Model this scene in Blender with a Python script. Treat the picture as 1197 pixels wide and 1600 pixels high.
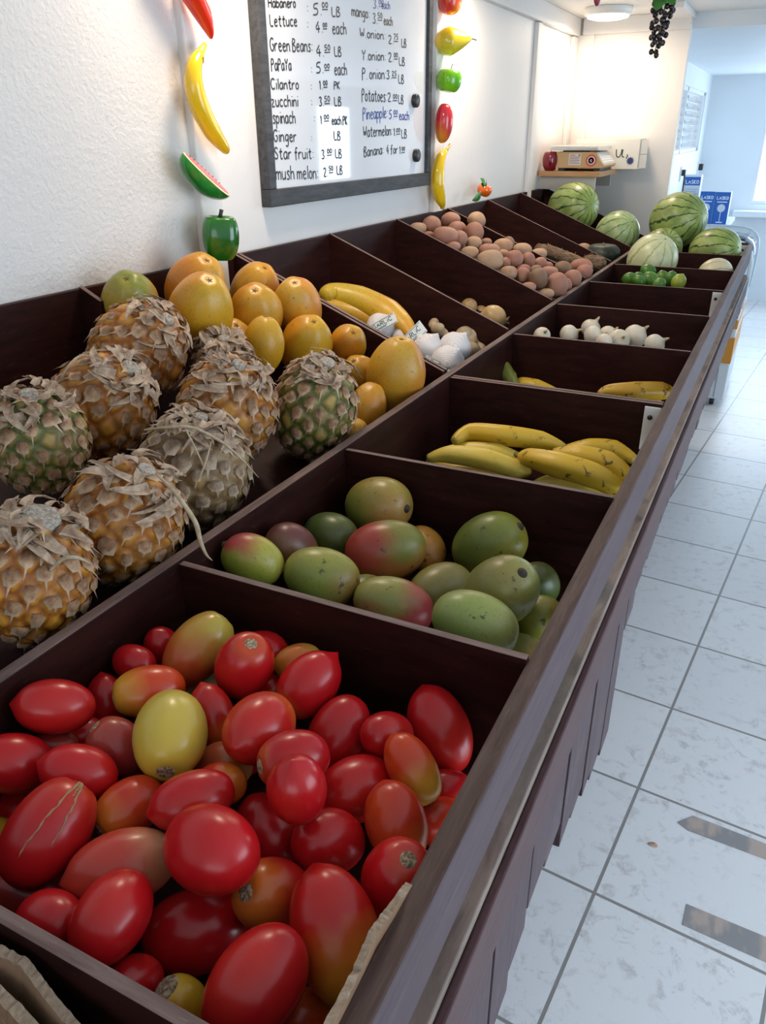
import bpy, bmesh, math, random
import numpy as np
from mathutils import Vector, Matrix, Quaternion, noise as mnoise

scene = bpy.context.scene
COL = scene.collection
for o in list(bpy.data.objects):
    bpy.data.objects.remove(o)

# ------------------------------------------------------------------ camera
FPX = 1202.38
CAM = Vector((0.5384, 0.0, 1.355))
FW = Vector((-0.40163804, 0.80287013, -0.44055243)).normalized()
RT = Vector((0.89594176, 0.44410906, -0.00745063)).normalized()
UP = RT.cross(FW).normalized()
cam_data = bpy.data.cameras.new('camera')
cam = bpy.data.objects.new('camera', cam_data)
COL.objects.link(cam)
cam_data.sensor_fit = 'HORIZONTAL'
cam_data.sensor_width = 36.0
cam_data.lens = FPX / 1197.0 * 36.0
cam_data.clip_start = 0.02
m3 = Matrix((RT, UP, -FW)).transposed()
cam.matrix_world = Matrix.Translation(CAM) @ m3.to_4x4()
scene.camera = cam

# ------------------------------------------------------------------ exposure, sky, daylight
scene.view_settings.view_transform = 'Standard'
scene.view_settings.look = 'None'
scene.view_settings.gamma = 1.0
scene.view_settings.use_curve_mapping = False
scene.view_settings.exposure = -0.35
world = bpy.data.worlds.new('sky')
scene.world = world
world.use_nodes = True
bg = world.node_tree.nodes['Background']
bg.inputs['Color'].default_value = (0.80, 0.90, 1.0, 1)
bg.inputs['Strength'].default_value = 2.6


def area_light(name, loc, look, sx, sy, power, col, shape='RECTANGLE', spread=180):
    d = bpy.data.lights.new(name, 'AREA')
    d.shape = shape
    d.size = sx
    d.size_y = sy
    d.energy = power
    d.color = col
    d.spread = math.radians(spread)
    o = bpy.data.objects.new(name, d)
    COL.objects.link(o)
    o.location = loc
    o.rotation_euler = (Vector(look) - Vector(loc)).to_track_quat('-Z', 'Y').to_euler()
    return o


DAY = (0.68, 0.84, 1.0)
WARM = (1.0, 0.80, 0.60)
area_light('daylight_door', (2.45, 0.9, 1.0), (0.6, 0.9, 0.75), 1.7, 1.6, 38, DAY)
area_light('daylight_front', (1.2, -1.85, 1.2), (0.8, 1.0, 0.7), 1.8, 1.1, 4, (0.80, 0.90, 1.0))
area_light('daylight_back_window', (0.66, 7.70, 1.12), (0.6, 5.0, 0.9), 0.85, 0.62, 20, DAY)
area_light('daylight_side_added', (2.50, 5.3, 1.15), (0.2, 5.3, 0.9), 1.1, 0.9, 26, DAY)  # unseen light on the right, added for cool light in the room
area_light('daylight_far_side_window', (2.50, 7.1, 1.28), (0.2, 7.1, 1.28), 0.58, 0.62, 12, DAY)
LAMP_Y = (3.85, 2.60, 1.35)
LAMP_X = -0.31
LAMP_W = 5.6


# ------------------------------------------------------------------ photo helpers: a pixel becomes a point on a plane of the place
def ray(px, py):
    return FW + RT * ((px - 598.5) / FPX) - UP * ((py - 800.0) / FPX)


def at_z(px, py, z):
    d = ray(px, py)
    return CAM + d * ((z - CAM.z) / d.z)


def at_x(px, py, x):
    d = ray(px, py)
    return CAM + d * ((x - CAM.x) / d.x)


def at_y(px, py, y):
    d = ray(px, py)
    return CAM + d * ((y - CAM.y) / d.y)


def depth(P):
    return (P - CAM).dot(FW)


# ------------------------------------------------------------------ object helpers
def tag(o, label=None, cat=None, group=None, kind=None):
    if label:
        o['label'] = label
    if cat:
        o['category'] = cat
    if group:
        o['group'] = group
    if kind:
        o['kind'] = kind
    return o


def empty(name, loc=(0, 0, 0)):
    o = bpy.data.objects.new(name, None)
    o.empty_display_size = 0.05
    o.location = loc
    COL.objects.link(o)
    return o


def link(name, me, mats, parent=None, smooth=False):
    o = bpy.data.objects.new(name, me)
    COL.objects.link(o)
    for m in (mats if isinstance(mats, (list, tuple)) else [mats]):
        me.materials.append(m)
    if smooth:
        for p in me.polygons:
            p.use_smooth = True
    if parent is not None:
        o.parent = parent
    return o


class MB:
    """collects vertices and faces for one mesh"""

    def __init__(s):
        s.v, s.f, s.mi = [], [], []

    def add(s, vs, fs, mi=0):
        n = len(s.v)
        s.v += [tuple(v) for v in vs]
        s.f += [tuple(i + n for i in f) for f in fs]
        s.mi += [mi] * len(fs)
        return s

    def box(s, a, b, mi=0, top=None):
        x0, y0, z0 = a
        x1, y1, z1 = b
        vs = [(x0, y0, z0), (x1, y0, z0), (x1, y1, z0), (x0, y1, z0), (x0, y0, z1), (x1, y0, z1), (x1, y1, z1), (x0, y1, z1)]
        fs = [(0, 3, 2, 1), (0, 1, 5, 4), (1, 2, 6, 5), (2, 3, 7, 6), (3, 0, 4, 7)]
        s.add(vs, fs, mi)
        s.add([vs[4], vs[5], vs[6], vs[7]], [(0, 1, 2, 3)], mi if top is None else top)
        return s

    def prism(s, poly, y0, y1, mi=0):
        """poly of (x, z) swept along y"""
        n = len(poly)
        vs = [(x, y0, z) for x, z in poly] + [(x, y1, z) for x, z in poly]
        fs = [tuple(range(n)), tuple(range(2 * n - 1, n - 1, -1))]
        fs += [(i, i + n, (i + 1) % n + n, (i + 1) % n) for i in range(n)]
        return s.add(vs, fs, mi)

    def tube(s, pts, rads, seg=10, caps=True, mi=0, cross=None, twist0=None):
        pts = [Vector(p) for p in pts]
        n = len(pts)
        if not isinstance(rads, (list, tuple)):
            rads = [rads] * n
        T = [(pts[min(i + 1, n - 1)] - pts[max(i - 1, 0)]).normalized() for i in range(n)]
        a = twist0 or (Vector((0, 0, 1)) if abs(T[0].z) < .9 else Vector((1, 0, 0)))
        N = (a - T[0] * a.dot(T[0])).normalized()
        vs = []
        for i in range(n):
            N = (N - T[i] * N.dot(T[i])).normalized()
            Bn = T[i].cross(N)
            for k in range(seg):
                t = 2 * math.pi * k / seg
                c = cross(t) if cross else 1.0
                vs.append(pts[i] + (N * math.cos(t) + Bn * math.sin(t)) * (rads[i] * c))
        fs = []
        for i in range(n - 1):
            for k in range(seg):
                a0, b0 = i * seg + k, i * seg + (k + 1) % seg
                fs.append((a0, b0, b0 + seg, a0 + seg))
        if caps:
            fs.append(tuple(range(seg - 1, -1, -1)))
            fs.append(tuple(range((n - 1) * seg, n * seg)))
        return s.add(vs, fs, mi)

    def lathe(s, prof, seg=24, mi=0, center=(0, 0, 0)):
        cx, cy, cz = center
        vs = []
        for r, z in prof:
            for k in range(seg):
                t = 2 * math.pi * k / seg
                vs.append((cx + r * math.cos(t), cy + r * math.sin(t), cz + z))
        fs = []
        for i in range(len(prof) - 1):
            for k in range(seg):
                a0, b0 = i * seg + k, i * seg + (k + 1) % seg
                fs.append((a0, b0, b0 + seg, a0 + seg))
        if prof[0][0] > 1e-6:
            fs.append(tuple(range(seg - 1, -1, -1)))
        if prof[-1][0] > 1e-6:
            n = (len(prof) - 1) * seg
            fs.append(tuple(range(n, n + seg)))
        return s.add(vs, fs, mi)

    def mesh(s, name):
        me = bpy.data.meshes.new(name)
        me.from_pydata(s.v, [], s.f)
        me.polygons.foreach_set('material_index', s.mi)
        me.update()
        return me

    def build(s, name, mats, parent=None, smooth=False, bevel=0.0):
        me = s.mesh(name)
        bm = bmesh.new()
        bm.from_mesh(me)
        bmesh.ops.remove_doubles(bm, verts=bm.verts, dist=1e-6)
        bmesh.ops.recalc_face_normals(bm, faces=bm.faces)
        bm.to_mesh(me)
        bm.free()
        o = link(name, me, mats, parent, smooth)
        if bevel:
            md = o.modifiers.new('bevel', 'BEVEL')
            md.width = bevel
            md.segments = 2
            md.limit_method = 'ANGLE'
        return o


def blob(R, A, fn=None, nu=22, nv=32, pw=1.0):
    """closed ovoid along +Z, half length A, half width R; fn(u, v, p) may move the point (u: 0 bottom .. 1 top)"""
    vs = []
    for i in range(nu + 1):
        th = math.pi * i / nu
        for k in range(nv):
            ph = 2 * math.pi * k / nv
            s_ = max(0.0, math.sin(th)) ** pw
            q = Vector((R * s_ * math.cos(ph), R * s_ * math.sin(ph), -A * math.cos(th)))
            if fn:
                q = fn(i / nu, ph, q)
            vs.append(q)
    fs = []
    for i in range(nu):
        for k in range(nv):
            a0, b0 = i * nv + k, i * nv + (k + 1) % nv
            fs.append((a0, b0, b0 + nv, a0 + nv))
    return MB().add(vs, fs)


def axis_rot(ax, spin=0.0):
    return Vector((0, 0, 1)).rotation_difference(Vector(ax).normalized()) @ Quaternion((0, 0, 1), spin)


def place(o, loc, ax=None, spin=0.0):
    o.location = loc
    if ax is not None:
        o.rotation_mode = 'QUATERNION'
        o.rotation_quaternion = axis_rot(ax, spin)
    return o


def n3(p, sc, off=0.0):
    return mnoise.noise(Vector(p) * sc + Vector((off, off * 1.7, off * .3)))


# ------------------------------------------------------------------ materials
MATS = {}


class NT:
    def __init__(s, name):
        s.m = bpy.data.materials.new(name)
        s.m.use_nodes = True
        s.t = s.m.node_tree
        s.b = s.t.nodes['Principled BSDF']
        MATS[name] = s.m

    def node(s, typ, **kw):
        n = s.t.nodes.new(typ)
        for k, v in kw.items():
            if k.startswith('i_'):
                n.inputs[k[2:].replace('_', ' ')].default_value = v
            else:
                setattr(n, k, v)
        return n

    def ln(s, a, b):
        s.t.links.new(a, b)

    def coord(s, which='Object', scale=(1, 1, 1), loc=(0, 0, 0), rot=(0, 0, 0)):
        tc = s.node('ShaderNodeTexCoord')
        mp = s.node('ShaderNodeMapping')
        mp.inputs['Scale'].default_value = scale
        mp.inputs['Location'].default_value = loc
        mp.inputs['Rotation'].default_value = rot
        s.ln(tc.outputs[which], mp.inputs['Vector'])
        return mp.outputs['Vector']

    def noise(s, vec, scale, detail=4, rough=.55, dist=0.0):
        n = s.node('ShaderNodeTexNoise')
        n.inputs['Scale'].default_value = scale
        n.inputs['Detail'].default_value = detail
        n.inputs['Roughness'].default_value = rough
        n.inputs['Distortion'].default_value = dist
        if vec is not None:
            s.ln(vec, n.inputs['Vector'])
        return n.outputs['Fac']

    def ramp(s, fac, stops):
        n = s.node('ShaderNodeValToRGB')
        e = n.color_ramp.elements
        while len(e) < len(stops):
            e.new(0.5)
        for k, (p, c) in enumerate(stops):
            e[k].position = p
            e[k].color = (c, c, c, 1) if isinstance(c, (int, float)) else (*c, 1)
        s.ln(fac, n.inputs['Fac'])
        return n.outputs['Color']

    def mix(s, fac, a, b, mode='MIX'):
        n = s.node('ShaderNodeMix', data_type='RGBA', blend_type=mode)
        for sock, val in ((0, fac), (6, a), (7, b)):
            if isinstance(val, (int, float)):
                n.inputs[sock].default_value = val
            elif isinstance(val, (tuple, list)):
                n.inputs[sock].default_value = (*val, 1)
            else:
                s.ln(val, n.inputs[sock])
        return n.outputs[2]

    def math(s, op, a, b=0.0, clamp=False):
        n = s.node('ShaderNodeMath', operation=op, use_clamp=clamp)
        for k, val in ((0, a), (1, b)):
            if isinstance(val, (int, float)):
                n.inputs[k].default_value = val
            else:
                s.ln(val, n.inputs[k])
        return n.outputs[0]

    def attr(s, name, typ='OBJECT', out='Color'):
        n = s.node('ShaderNodeAttribute', attribute_type=typ, attribute_name=name)
        return n.outputs[out]

    def color(s, c):
        if isinstance(c, tuple):
            s.b.inputs['Base Color'].default_value = (*c, 1)
        else:
            s.ln(c, s.b.inputs['Base Color'])
        return s

    def set(s, **kw):
        for k, v in kw.items():
            s.b.inputs[k.replace('_', ' ')].default_value = v
        return s

    def bump(s, h, strength=.3, dist=.002):
        n = s.node('ShaderNodeBump')
        n.inputs['Strength'].default_value = strength
        n.inputs['Distance'].default_value = dist
        s.ln(h, n.inputs['Height'])
        s.ln(n.outputs['Normal'], s.b.inputs['Normal'])
        return s


def plain(name, c, rough=.5, metal=0.0, **kw):
    t = NT(name)
    t.color(c).set(Roughness=rough, Metallic=metal)
    for k, v in kw.items():
        t.b.inputs[k.replace('_', ' ')].default_value = v
    return t.m


def wood(name, dark, light, grain=(6, 1, 6), rough=.5, scratch=0.0, bump=.25, dust=0.0, dustcol=(.25, .2, .18)):
    t = NT(name)
    v = t.coord('Object', grain)
    g = t.noise(v, 9, 8, .65, .6)
    big = t.noise(t.coord('Object'), 5, 3)
    c = t.mix(t.ramp(g, [(.3, 0.0), (.72, 1.0)]), dark, light)
    c = t.mix(t.math('MULTIPLY', big, .45), c, dark)
    if dust:
        d = t.ramp(t.noise(t.coord('Object', (1, 1, 1), (3, 1, 2)), 11, 8, .7), [(.5, 0.0), (.78, dust)])
        c = t.mix(d, c, dustcol)
    if scratch:
        w = t.noise(t.coord('Object', (grain[0] * 4, grain[1] * 2.2, grain[2] * 4), (1, 5, 2)), 14, 3, .6, .3)
        c = t.mix(t.ramp(w, [(.66, 0.0), (.74, scratch)]), c, (.42, .33, .30))
    t.color(c).set(Roughness=rough)
    t.b.inputs['Specular IOR Level'].default_value = .16
    t.bump(g, bump, .0015)
    return t.m


wood_x = wood('stained_wood_across', (.012, .0026, .0020), (.042, .0105, .0078), (1.2, 7, 7), .5, .10)
wood_y = wood('stained_wood_along', (.012, .0027, .0021), (.042, .0108, .0080), (7, 1.0, 7), .5, .12)
edge_x = wood('worn_edge_across', (.11, .066, .058), (.32, .23, .205), (1.2, 12, 7), .6, .25)
edge_y = wood('worn_edge_along', (.09, .052, .046), (.28, .195, .17), (12, 1.0, 7), .6, .25)
rail_face = wood('rail_face_wood', (.052, .031, .038), (.112, .074, .084), (8, 1.0, 12), .42, .12, .3)
rail_top = wood('rail_top_wood', (.060, .034, .028), (.165, .108, .090), (12, 1.0, 8), .5, .25, .3)
fascia_wood = wood('fascia_wood', (.060, .028, .030), (.125, .070, .072), (8, 1.0, 12), .45, .12, .3)
slat_wood = wood('skirt_wood', (.048, .029, .036), (.118, .080, .088), (9, 9, 1.0), .45, .12, .35, .25, (.30, .25, .25))
ledge_wood = wood('dusty_ledge_wood', (.15, .115, .10), (.36, .29, .25), (7, 1.2, 7), .75, .1, .3, .6, (.33, .27, .23))


def wall_mat(name, c, rough_bump, scale, smooth=False):
    t = NT(name)
    v = t.coord('Object')
    a = t.noise(v, scale, 8, .6)
    b = t.noise(v, 3.5, 3)
    t.color(t.mix(t.ramp(b, [(.35, 0.0), (.7, .35)]), c, (c[0] * .93, c[1] * .92, c[2] * .9)))
    t.set(Roughness=.55)
    h = t.math('ADD', a, t.math('MULTIPLY', t.noise(v, 14, 3), .6))
    t.bump(h, rough_bump, .006)
    return t.m


plaster = wall_mat('rough_white_plaster', (.69, .665, .645), .5, 120)
paint = wall_mat('white_painted_board', (.76, .74, .72), .14, 40)
paint_cool = wall_mat('white_painted_wall', (.74, .79, .83), .05, 30)
ceil_mat = wall_mat('white_ceiling', (.80, .79, .77), .08, 30)
black = plain('black_plastic', (.018, .018, .02), .45)
white_pl = plain('white_plastic', (.80, .80, .78), .35)
chrome = plain('brushed_metal', (.62, .63, .64), .28, 1.0)
dark_hole = plain('dark_recess', (.02, .015, .013), .9)


# fruit skin: colours come from properties of each fruit
def fruit_mat(name, rough=.3, nscale=18, tip=(.55, .85), side=(.48, .62), speck=0.0, speckscale=60, speckcol=(.05, .03, .02), spthr=(.64, .70), bump=.0, coat=0.0, sss=0.0, fine=0.0):
    t = NT(name)
    g = t.node('ShaderNodeTexCoord')
    sep = t.node('ShaderNodeSeparateXYZ')
    t.ln(g.outputs['Generated'], sep.inputs[0])
    seed = t.attr('seed', out='Fac')
    vadd = t.node('ShaderNodeVectorMath', operation='ADD')
    t.ln(g.outputs['Object'], vadd.inputs[0])
    cmb = t.node('ShaderNodeCombineXYZ')
    for k in range(3):
        t.ln(seed, cmb.inputs[k])
    t.ln(cmb.outputs[0], vadd.inputs[1])
    v = vadd.outputs[0]
    nz = t.noise(v, nscale, 4, .55)
    zt = t.math('ADD', sep.outputs[2], t.math('MULTIPLY', t.math('SUBTRACT', nz, .5), .55))
    zt = t.math('ADD', zt, t.attr('tipshift', out='Fac'))
    c = t.mix(t.ramp(zt, [(tip[0], 0.0), (tip[1], 1.0)]), t.attr('col'), t.attr('tip'))
    xs = t.math('ADD', t.math('MULTIPLY', sep.outputs[0], .45), t.math('MULTIPLY', t.noise(v, nscale * .7, 3), .55))
    c = t.mix(t.ramp(xs, [(side[0], 0.0), (side[1], 1.0)]), c, t.attr('side'))
    if fine:
        c = t.mix(t.ramp(t.noise(v, 260, 2), [(.55, 0.0), (.72, fine)]), c, speckcol)
    if speck:
        sp = t.ramp(t.noise(v, speckscale, 3, .6), [(spthr[0], 0.0), (spthr[1], speck)])
        c = t.mix(sp, c, speckcol)
    t.color(c).set(Roughness=rough)
    t.b.inputs['Coat Weight'].default_value = coat
    t.b.inputs['Coat Roughness'].default_value = .12
    if sss:
        t.b.inputs['Subsurface Weight'].default_value = sss
        t.b.inputs['Subsurface Radius'].default_value = (.01, .003, .002)
    if bump:
        t.bump(t.noise(v, speckscale * 1.6, 4), bump, .002)
    return t.m


tomato_skin = fruit_mat('tomato_skin', .27, 16, (.58, .95), (.60, .78), coat=.0)
mango_skin = fruit_mat('mango_skin', .36, 22, (.50, .85), (.44, .60), .8, 75, (.035, .03, .018), (.65, .70), .06, fine=.25)
papaya_skin = fruit_mat('papaya_skin', .38, 20, (.62, .98), (.50, .66), .75, 60, (.10, .075, .02), (.68, .72), .05, fine=.35)
potato_skin = fruit_mat('potato_skin', .62, 26, (.45, .9), (.46, .60), .5, 70, (.13, .07, .045), (.66, .74), .35, fine=.35)
plastic_fruit = fruit_mat('painted_plastic_fruit', .14, 18, (.55, .95), (.50, .68), coat=.5)
onion_skin = fruit_mat('onion_skin', .38, 14, (.70, .98), (.55, .75), .35, 90, (.42, .30, .16), (.66, .74), .05)
lime_skin = fruit_mat('lime_skin', .34, 18, (.6, .95), (.5, .7), 0, 160, bump=.12)


def set_skin(o, col, tip=None, side=None, tipshift=0.0, seed=0.0):
    o['col'] = [float(c) for c in col]
    o['tip'] = [float(c) for c in (tip or col)]
    o['side'] = [float(c) for c in (side or col)]
    o['tipshift'] = float(tipshift)
    o['seed'] = float(seed)


# =================================================================== the room
XW = -0.51          # left wall plane
YP = 4.15           # partition behind the stand
ZC = 1.825          # ceiling over the stand
XFL, YFAR, ZC2 = -0.25, 7.75, 1.765


def struct(name, mb, mats, bevel=0.0):
    o = mb.build(name, mats, bevel=bevel)
    o['kind'] = 'structure'
    return o


def tile_mat(name, smear):
    t = NT(name)
    v = t.coord('Object')
    bt = t.node('ShaderNodeTexBrick', offset=0.0, squash=1.0)
    mp = t.node('ShaderNodeMapping', vector_type='TEXTURE')
    mp.inputs['Location'].default_value = (0.444, 1.112, 0)
    mp.inputs['Rotation'].default_value = (0, 0, math.radians(-5.4))
    t.ln(v, mp.inputs['Vector'])
    t.ln(mp.outputs['Vector'], bt.inputs['Vector'])
    bt.inputs['Scale'].default_value = 1.0
    bt.inputs['Brick Width'].default_value = .32
    bt.inputs['Row Height'].default_value = .32
    bt.inputs['Mortar Size'].default_value = .0036
    bt.inputs['Mortar Smooth'].default_value = .1
    bt.inputs['Color1'].default_value = (.80, .80, .81, 1)
    bt.inputs['Color2'].default_value = (.74, .74, .76, 1)
    bt.inputs['Mortar'].default_value = (.27, .255, .245, 1)
    c = bt.outputs['Color']
    st = t.ramp(t.noise(v, 26, 9, .72, .4), [(.52, 0.0), (.70, .75)])
    st = t.math('MULTIPLY', st, t.ramp(t.noise(v, 4.5, 3), [(.36, 0.0), (.58, 1.0)]))
    c = t.mix(st, c, (.36, .32, .33))
    sp = t.ramp(t.noise(v, 70, 2), [(.76, 0.0), (.79, .7)])
    c = t.mix(sp, c, (.24, .22, .22))
    if smear:
        sm = t.ramp(t.noise(t.coord('Object', (2.2, 6, 1)), 3, 6, .65, .5), [(.35, 0.0), (.7, .8)])
        c = t.mix(sm, c, (.68, .66, .64))
    t.color(c).set(Roughness=.36)
    h = t.math('SUBTRACT', 1.0, bt.outputs['Fac'])
    t.bump(t.math('ADD', h, t.math('MULTIPLY', t.noise(v, 60, 4), .12)), .25, .003)
    return t.m


struct('floor', MB().box((-.9, -2.0, -.05), (2.6, 4.22, 0)), tile_mat('white_floor_tiles', 0))
struct('floor_back', MB().box((-.9, 4.22, -.05), (2.6, 7.9, 0)), tile_mat('scuffed_floor_tiles', 1))

# left wall: plaster, then boards between battens
struct('wall_left', MB().box((XW - .1, -2.0, 0), (XW, 1.285, ZC)), plaster)
struct('wall_left_boards', MB().box((XW - .1, 1.285, 0), (XW - .004, YP, ZC)), paint)
struct('trim_1', MB().box((XW - .004, 1.285, 1.0), (XW + .017, 1.352, ZC)), paint, .004)
struct('trim_2', MB().box((XW - .004, 2.455, 1.0), (XW + .012, 2.535, ZC)), paint, .003)
struct('trim_3', MB().box((XW - .004, 3.485, 1.0), (XW + .014, 3.545, ZC - .075)), paint, .003)
struct('trim_4', MB().box((XW - .004, 2.535, ZC - .072), (XW + .020, YP - .02, ZC)), paint, .003)
struct('trim_5', MB().box((XW - .004, 4.06, 1.0), (XW + .014, YP - .022, ZC - .075)), paint, .003)
# partition at the end of the stand
struct('wall_end', MB().box((XW - .1, YP, 0), (-.008, YP + .05, ZC)), paint)
struct('trim_6', MB().box((XW + .03, YP - .018, ZC - .066), (-.008, YP, ZC)), paint, .003)
struct('trim_7', MB().box((XW + .005, YP - .012, 1.0), (XW + .085, YP, ZC - .066)), paint, .002)
struct('ceiling', MB().box((XW - .1, -2.0, ZC), (2.6, YP + .05, ZC + .06)), ceil_mat)
struct('trim_8', MB().box((-.10, YP - .35, ZC - .022), (.0, YP + .05, ZC)), paint, .003)
struct('ceiling_back', MB().box((-.9, YP + .05, ZC2), (2.6, 7.9, ZC2 + .12)), paint_cool)


def wall_with_holes_x(name, x0, x1, ya, yb, holes, mat, ztop):
    """wall lying along y; holes are (y0, y1, z0, z1)"""
    m = MB()
    ys = sorted({ya, yb, *[h[0] for h in holes], *[h[1] for h in holes]})
    for a, b in zip(ys, ys[1:]):
        h = [q for q in holes if q[0] <= a and q[1] >= b]
        if not h:
            m.box((x0, a, 0), (x1, b, ztop))
        else:
            m.box((x0, a, 0), (x1, b, h[0][2]))
            m.box((x0, a, h[0][3]), (x1, b, ztop))
    return struct(name, m, mat)


def wall_with_holes_y(name, y0, y1, xa, xb, holes, mat, ztop):
    m = MB()
    xs = sorted({xa, xb, *[h[0] for h in holes], *[h[1] for h in holes]})
    for a, b in zip(xs, xs[1:]):
        h = [q for q in holes if q[0] <= a and q[1] >= b]
        if not h:
            m.box((a, y0, 0), (b, y1, ztop))
        else:
            m.box((a, y0, 0), (b, y1, h[0][2]))
            m.box((a, y0, h[0][3]), (b, y1, ztop))
    return struct(name, m, mat)


wall_with_holes_x('wall_back_left', XFL - .07, XFL, YP + .05, YFAR, [(6.03, 7.43, 1.215, 1.635)], paint_cool, ZC2)
wall_with_holes_y('wall_far', YFAR, YFAR + .1, -.9, 2.6, [(.205, 1.12, .795, 1.43)], paint_cool, ZC2)
wall_with_holes_x('wall_right', 2.52, 2.6, -2.0, YFAR, [(.05, 1.75, 0.0, 1.8), (4.75, 5.85, .7, 1.6), (6.8, 7.4, .96, 1.6)], paint_cool, ZC)
wall_with_holes_y('wall_back', -2.1, -2.0, -.9, 2.6, [(.2, 2.2, .6, 1.8)], paint_cool, ZC)

glass = NT('window_glass')
glass.set(Roughness=.02, IOR=1.45)
glass.b.inputs['Transmission Weight'].default_value = 1.0
glass.color((.92, .97, 1.0))
glass = glass.m
alum = plain('white_window_frame', (.78, .80, .82), .4)

# louvred window in the left wall of the back room
w1 = MB()
for y in (6.03, 6.38, 7.40):
    w1.box((XFL - .05, y, 1.215), (XFL - .012, y + .028, 1.635))
w1.box((XFL - .05, 6.03, 1.215), (XFL - .012, 7.43, 1.24)).box((XFL - .05, 6.03, 1.61), (XFL - .012, 7.43, 1.635))
w1o = struct('window_1', w1, alum)
sl = MB()
for k in range(7):
    z = 1.25 + k * .051
    sl.add([(XFL - .062, 6.06, z + .046), (XFL - .030, 6.06, z), (XFL - .030, 7.40, z), (XFL - .062, 7.40, z + .046),
            (XFL - .058, 6.06, z + .048), (XFL - .026, 6.06, z + .002), (XFL - .026, 7.40, z + .002), (XFL - .058, 7.40, z + .048)],
           [(0, 1, 2, 3), (7, 6, 5, 4), (0, 4, 5, 1), (1, 5, 6, 2), (2, 6, 7, 3), (3, 7, 4, 0)])
g1 = sl.build('louvre_glass', glass, w1o)
g1['kind'] = 'structure'
clip = MB()
for k in range(7):
    z = 1.25 + k * .051
    clip.box((XFL - .03, 6.408, z + .01), (XFL - .008, 6.425, z + .028))
clip.build('louvre_clips', plain('grey_clip', (.25, .28, .30), .5), w1o)
w2 = MB()
w2.box((.205, 7.76, .795), (1.12, 7.80, .82)).box((.205, 7.76, 1.405), (1.12, 7.80, 1.43))
w2.box((.205, 7.76, .82), (.225, 7.80, 1.405)).box((1.10, 7.76, .82), (1.12, 7.80, 1.405)).box((.65, 7.76, .82), (.675, 7.80, 1.405))
w2o = struct('window_2', w2, alum)
MB().box((.225, 7.778, .82), (1.10, 7.782, 1.405)).build('window_pane', glass, w2o)['kind'] = 'structure'
struct('trim_9', MB().box((.09, 7.60, .70), (2.5, YFAR, .748)), paint_cool, .004)
struct('trim_10', MB().box((XFL, 5.80, 1.46), (XFL + .012, 5.88, 1.72)), plain('grey_strip', (.33, .31, .31), .6))

# ceiling lamps (the last one is in view)
lamp_body = plain('lamp_rim_white', (.85, .84, .80), .4)
em = NT('lamp_diffuser_glow')
em.color((.9, .88, .84))
em.b.inputs['Emission Color'].default_value = (1.0, .86, .66, 1)
em.b.inputs['Emission Strength'].default_value = 5.5
for k, ly in enumerate(LAMP_Y):
    e = empty('ceiling_lamp', (LAMP_X, ly, ZC))
    tag(e, 'round white ceiling lamp glowing above the far corner by the partition' if k == 0 else
        'round white ceiling lamp over the stand, out of view', 'lamp', 'round ceiling lamps above the stand')
    MB().lathe([(0, 0), (.098, 0), (.10, -.004), (.096, -.026), (.088, -.030), (0, -.030)], 40).build('lamp_rim', lamp_body, e, True)
    MB().lathe([(0, -.029), (.086, -.029), (.084, -.036), (.06, -.042), (0, -.045)], 40).build('diffuser', em.m, e, True)
    d = bpy.data.lights.new('lamp_light', 'AREA')
    d.shape = 'DISK'
    d.size = .17
    d.energy = LAMP_W
    d.color = WARM
    lo = bpy.data.objects.new('lamp_light', d)
    COL.objects.link(lo)
    lo.parent = e
    lo.location = (0, 0, -.048)

# =================================================================== the produce stand
YD = [.181, .574, .958, 1.384, 1.786, 2.181, 2.579, 2.980, 3.387, 3.760]
ZR = .93
ZB = 1.128
Y0 = -.35
stand = tag(empty('produce_stand', (0, 1.6, 0)), 'long dark-stained wooden produce stand with two rows of divided bins', 'produce stand')
stand_inv = Vector((0, -1.6, 0))


def sp(name, mb, mats, bevel=.0015, label=None):
    mb.v = [tuple(Vector(v) + stand_inv) for v in mb.v]
    o = mb.build(name, mats, stand, bevel=bevel)
    if label:
        o['label'] = label
    return o


# centre ridge, outer rail, fascia, back board
sp('centre_rail', MB().box((-.015, Y0, .70), (0.0, 3.775, ZR), top=1), [wood_y, edge_y])
sp('outer_rail', MB().box((.400, Y0, .847), (.4185, 3.79, .9225), 0, 1), [rail_face, rail_top], .002)
sp('fascia_board', MB().box((.4198, Y0, .712), (.4280, 3.78, .789)), fascia_wood, .002)
sp('ledge', MB().box((.386, Y0, .772), (.4195, 3.77, .799)), ledge_wood)
sp('back_board', MB().box((-.5095, Y0, .80), (-.497, 3.775, ZB)), wood_y, label='back board fixed to the white wall')
# bin floors
ff = MB()
for k in range(-1, 9):
    a = Y0 if k < 0 else YD[k]
    b = YD[k + 1]
    if k in (7, 8):
        ff.box((0, a, .80), (.385, b, .834))
    elif k == 0:
        ff.box((0, a, .76), (.385, b, .794))
    else:
        ff.box((0, a, .76), (.385, b, .786))
sp('bin_floor', ff, wood_x, 0)
rf = MB().prism([(-.497, .965), (-.015, .815), (-.015, .83), (-.497, .980)], Y0, 2.18)
rf.prism([(-.497, .965), (-.015, .815), (-.015, .90), (-.497, 1.094)], 2.181, 2.569)
rf.prism([(-.497, .965), (-.015, .815), (-.015, .875), (-.497, 1.04)], 2.57, 2.979)
rf.prism([(-.497, .965), (-.015, .815), (-.015, .83), (-.497, .980)], 2.98, 3.76)
sp('sloping_bin_floor', rf, wood_x, 0)
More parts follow.
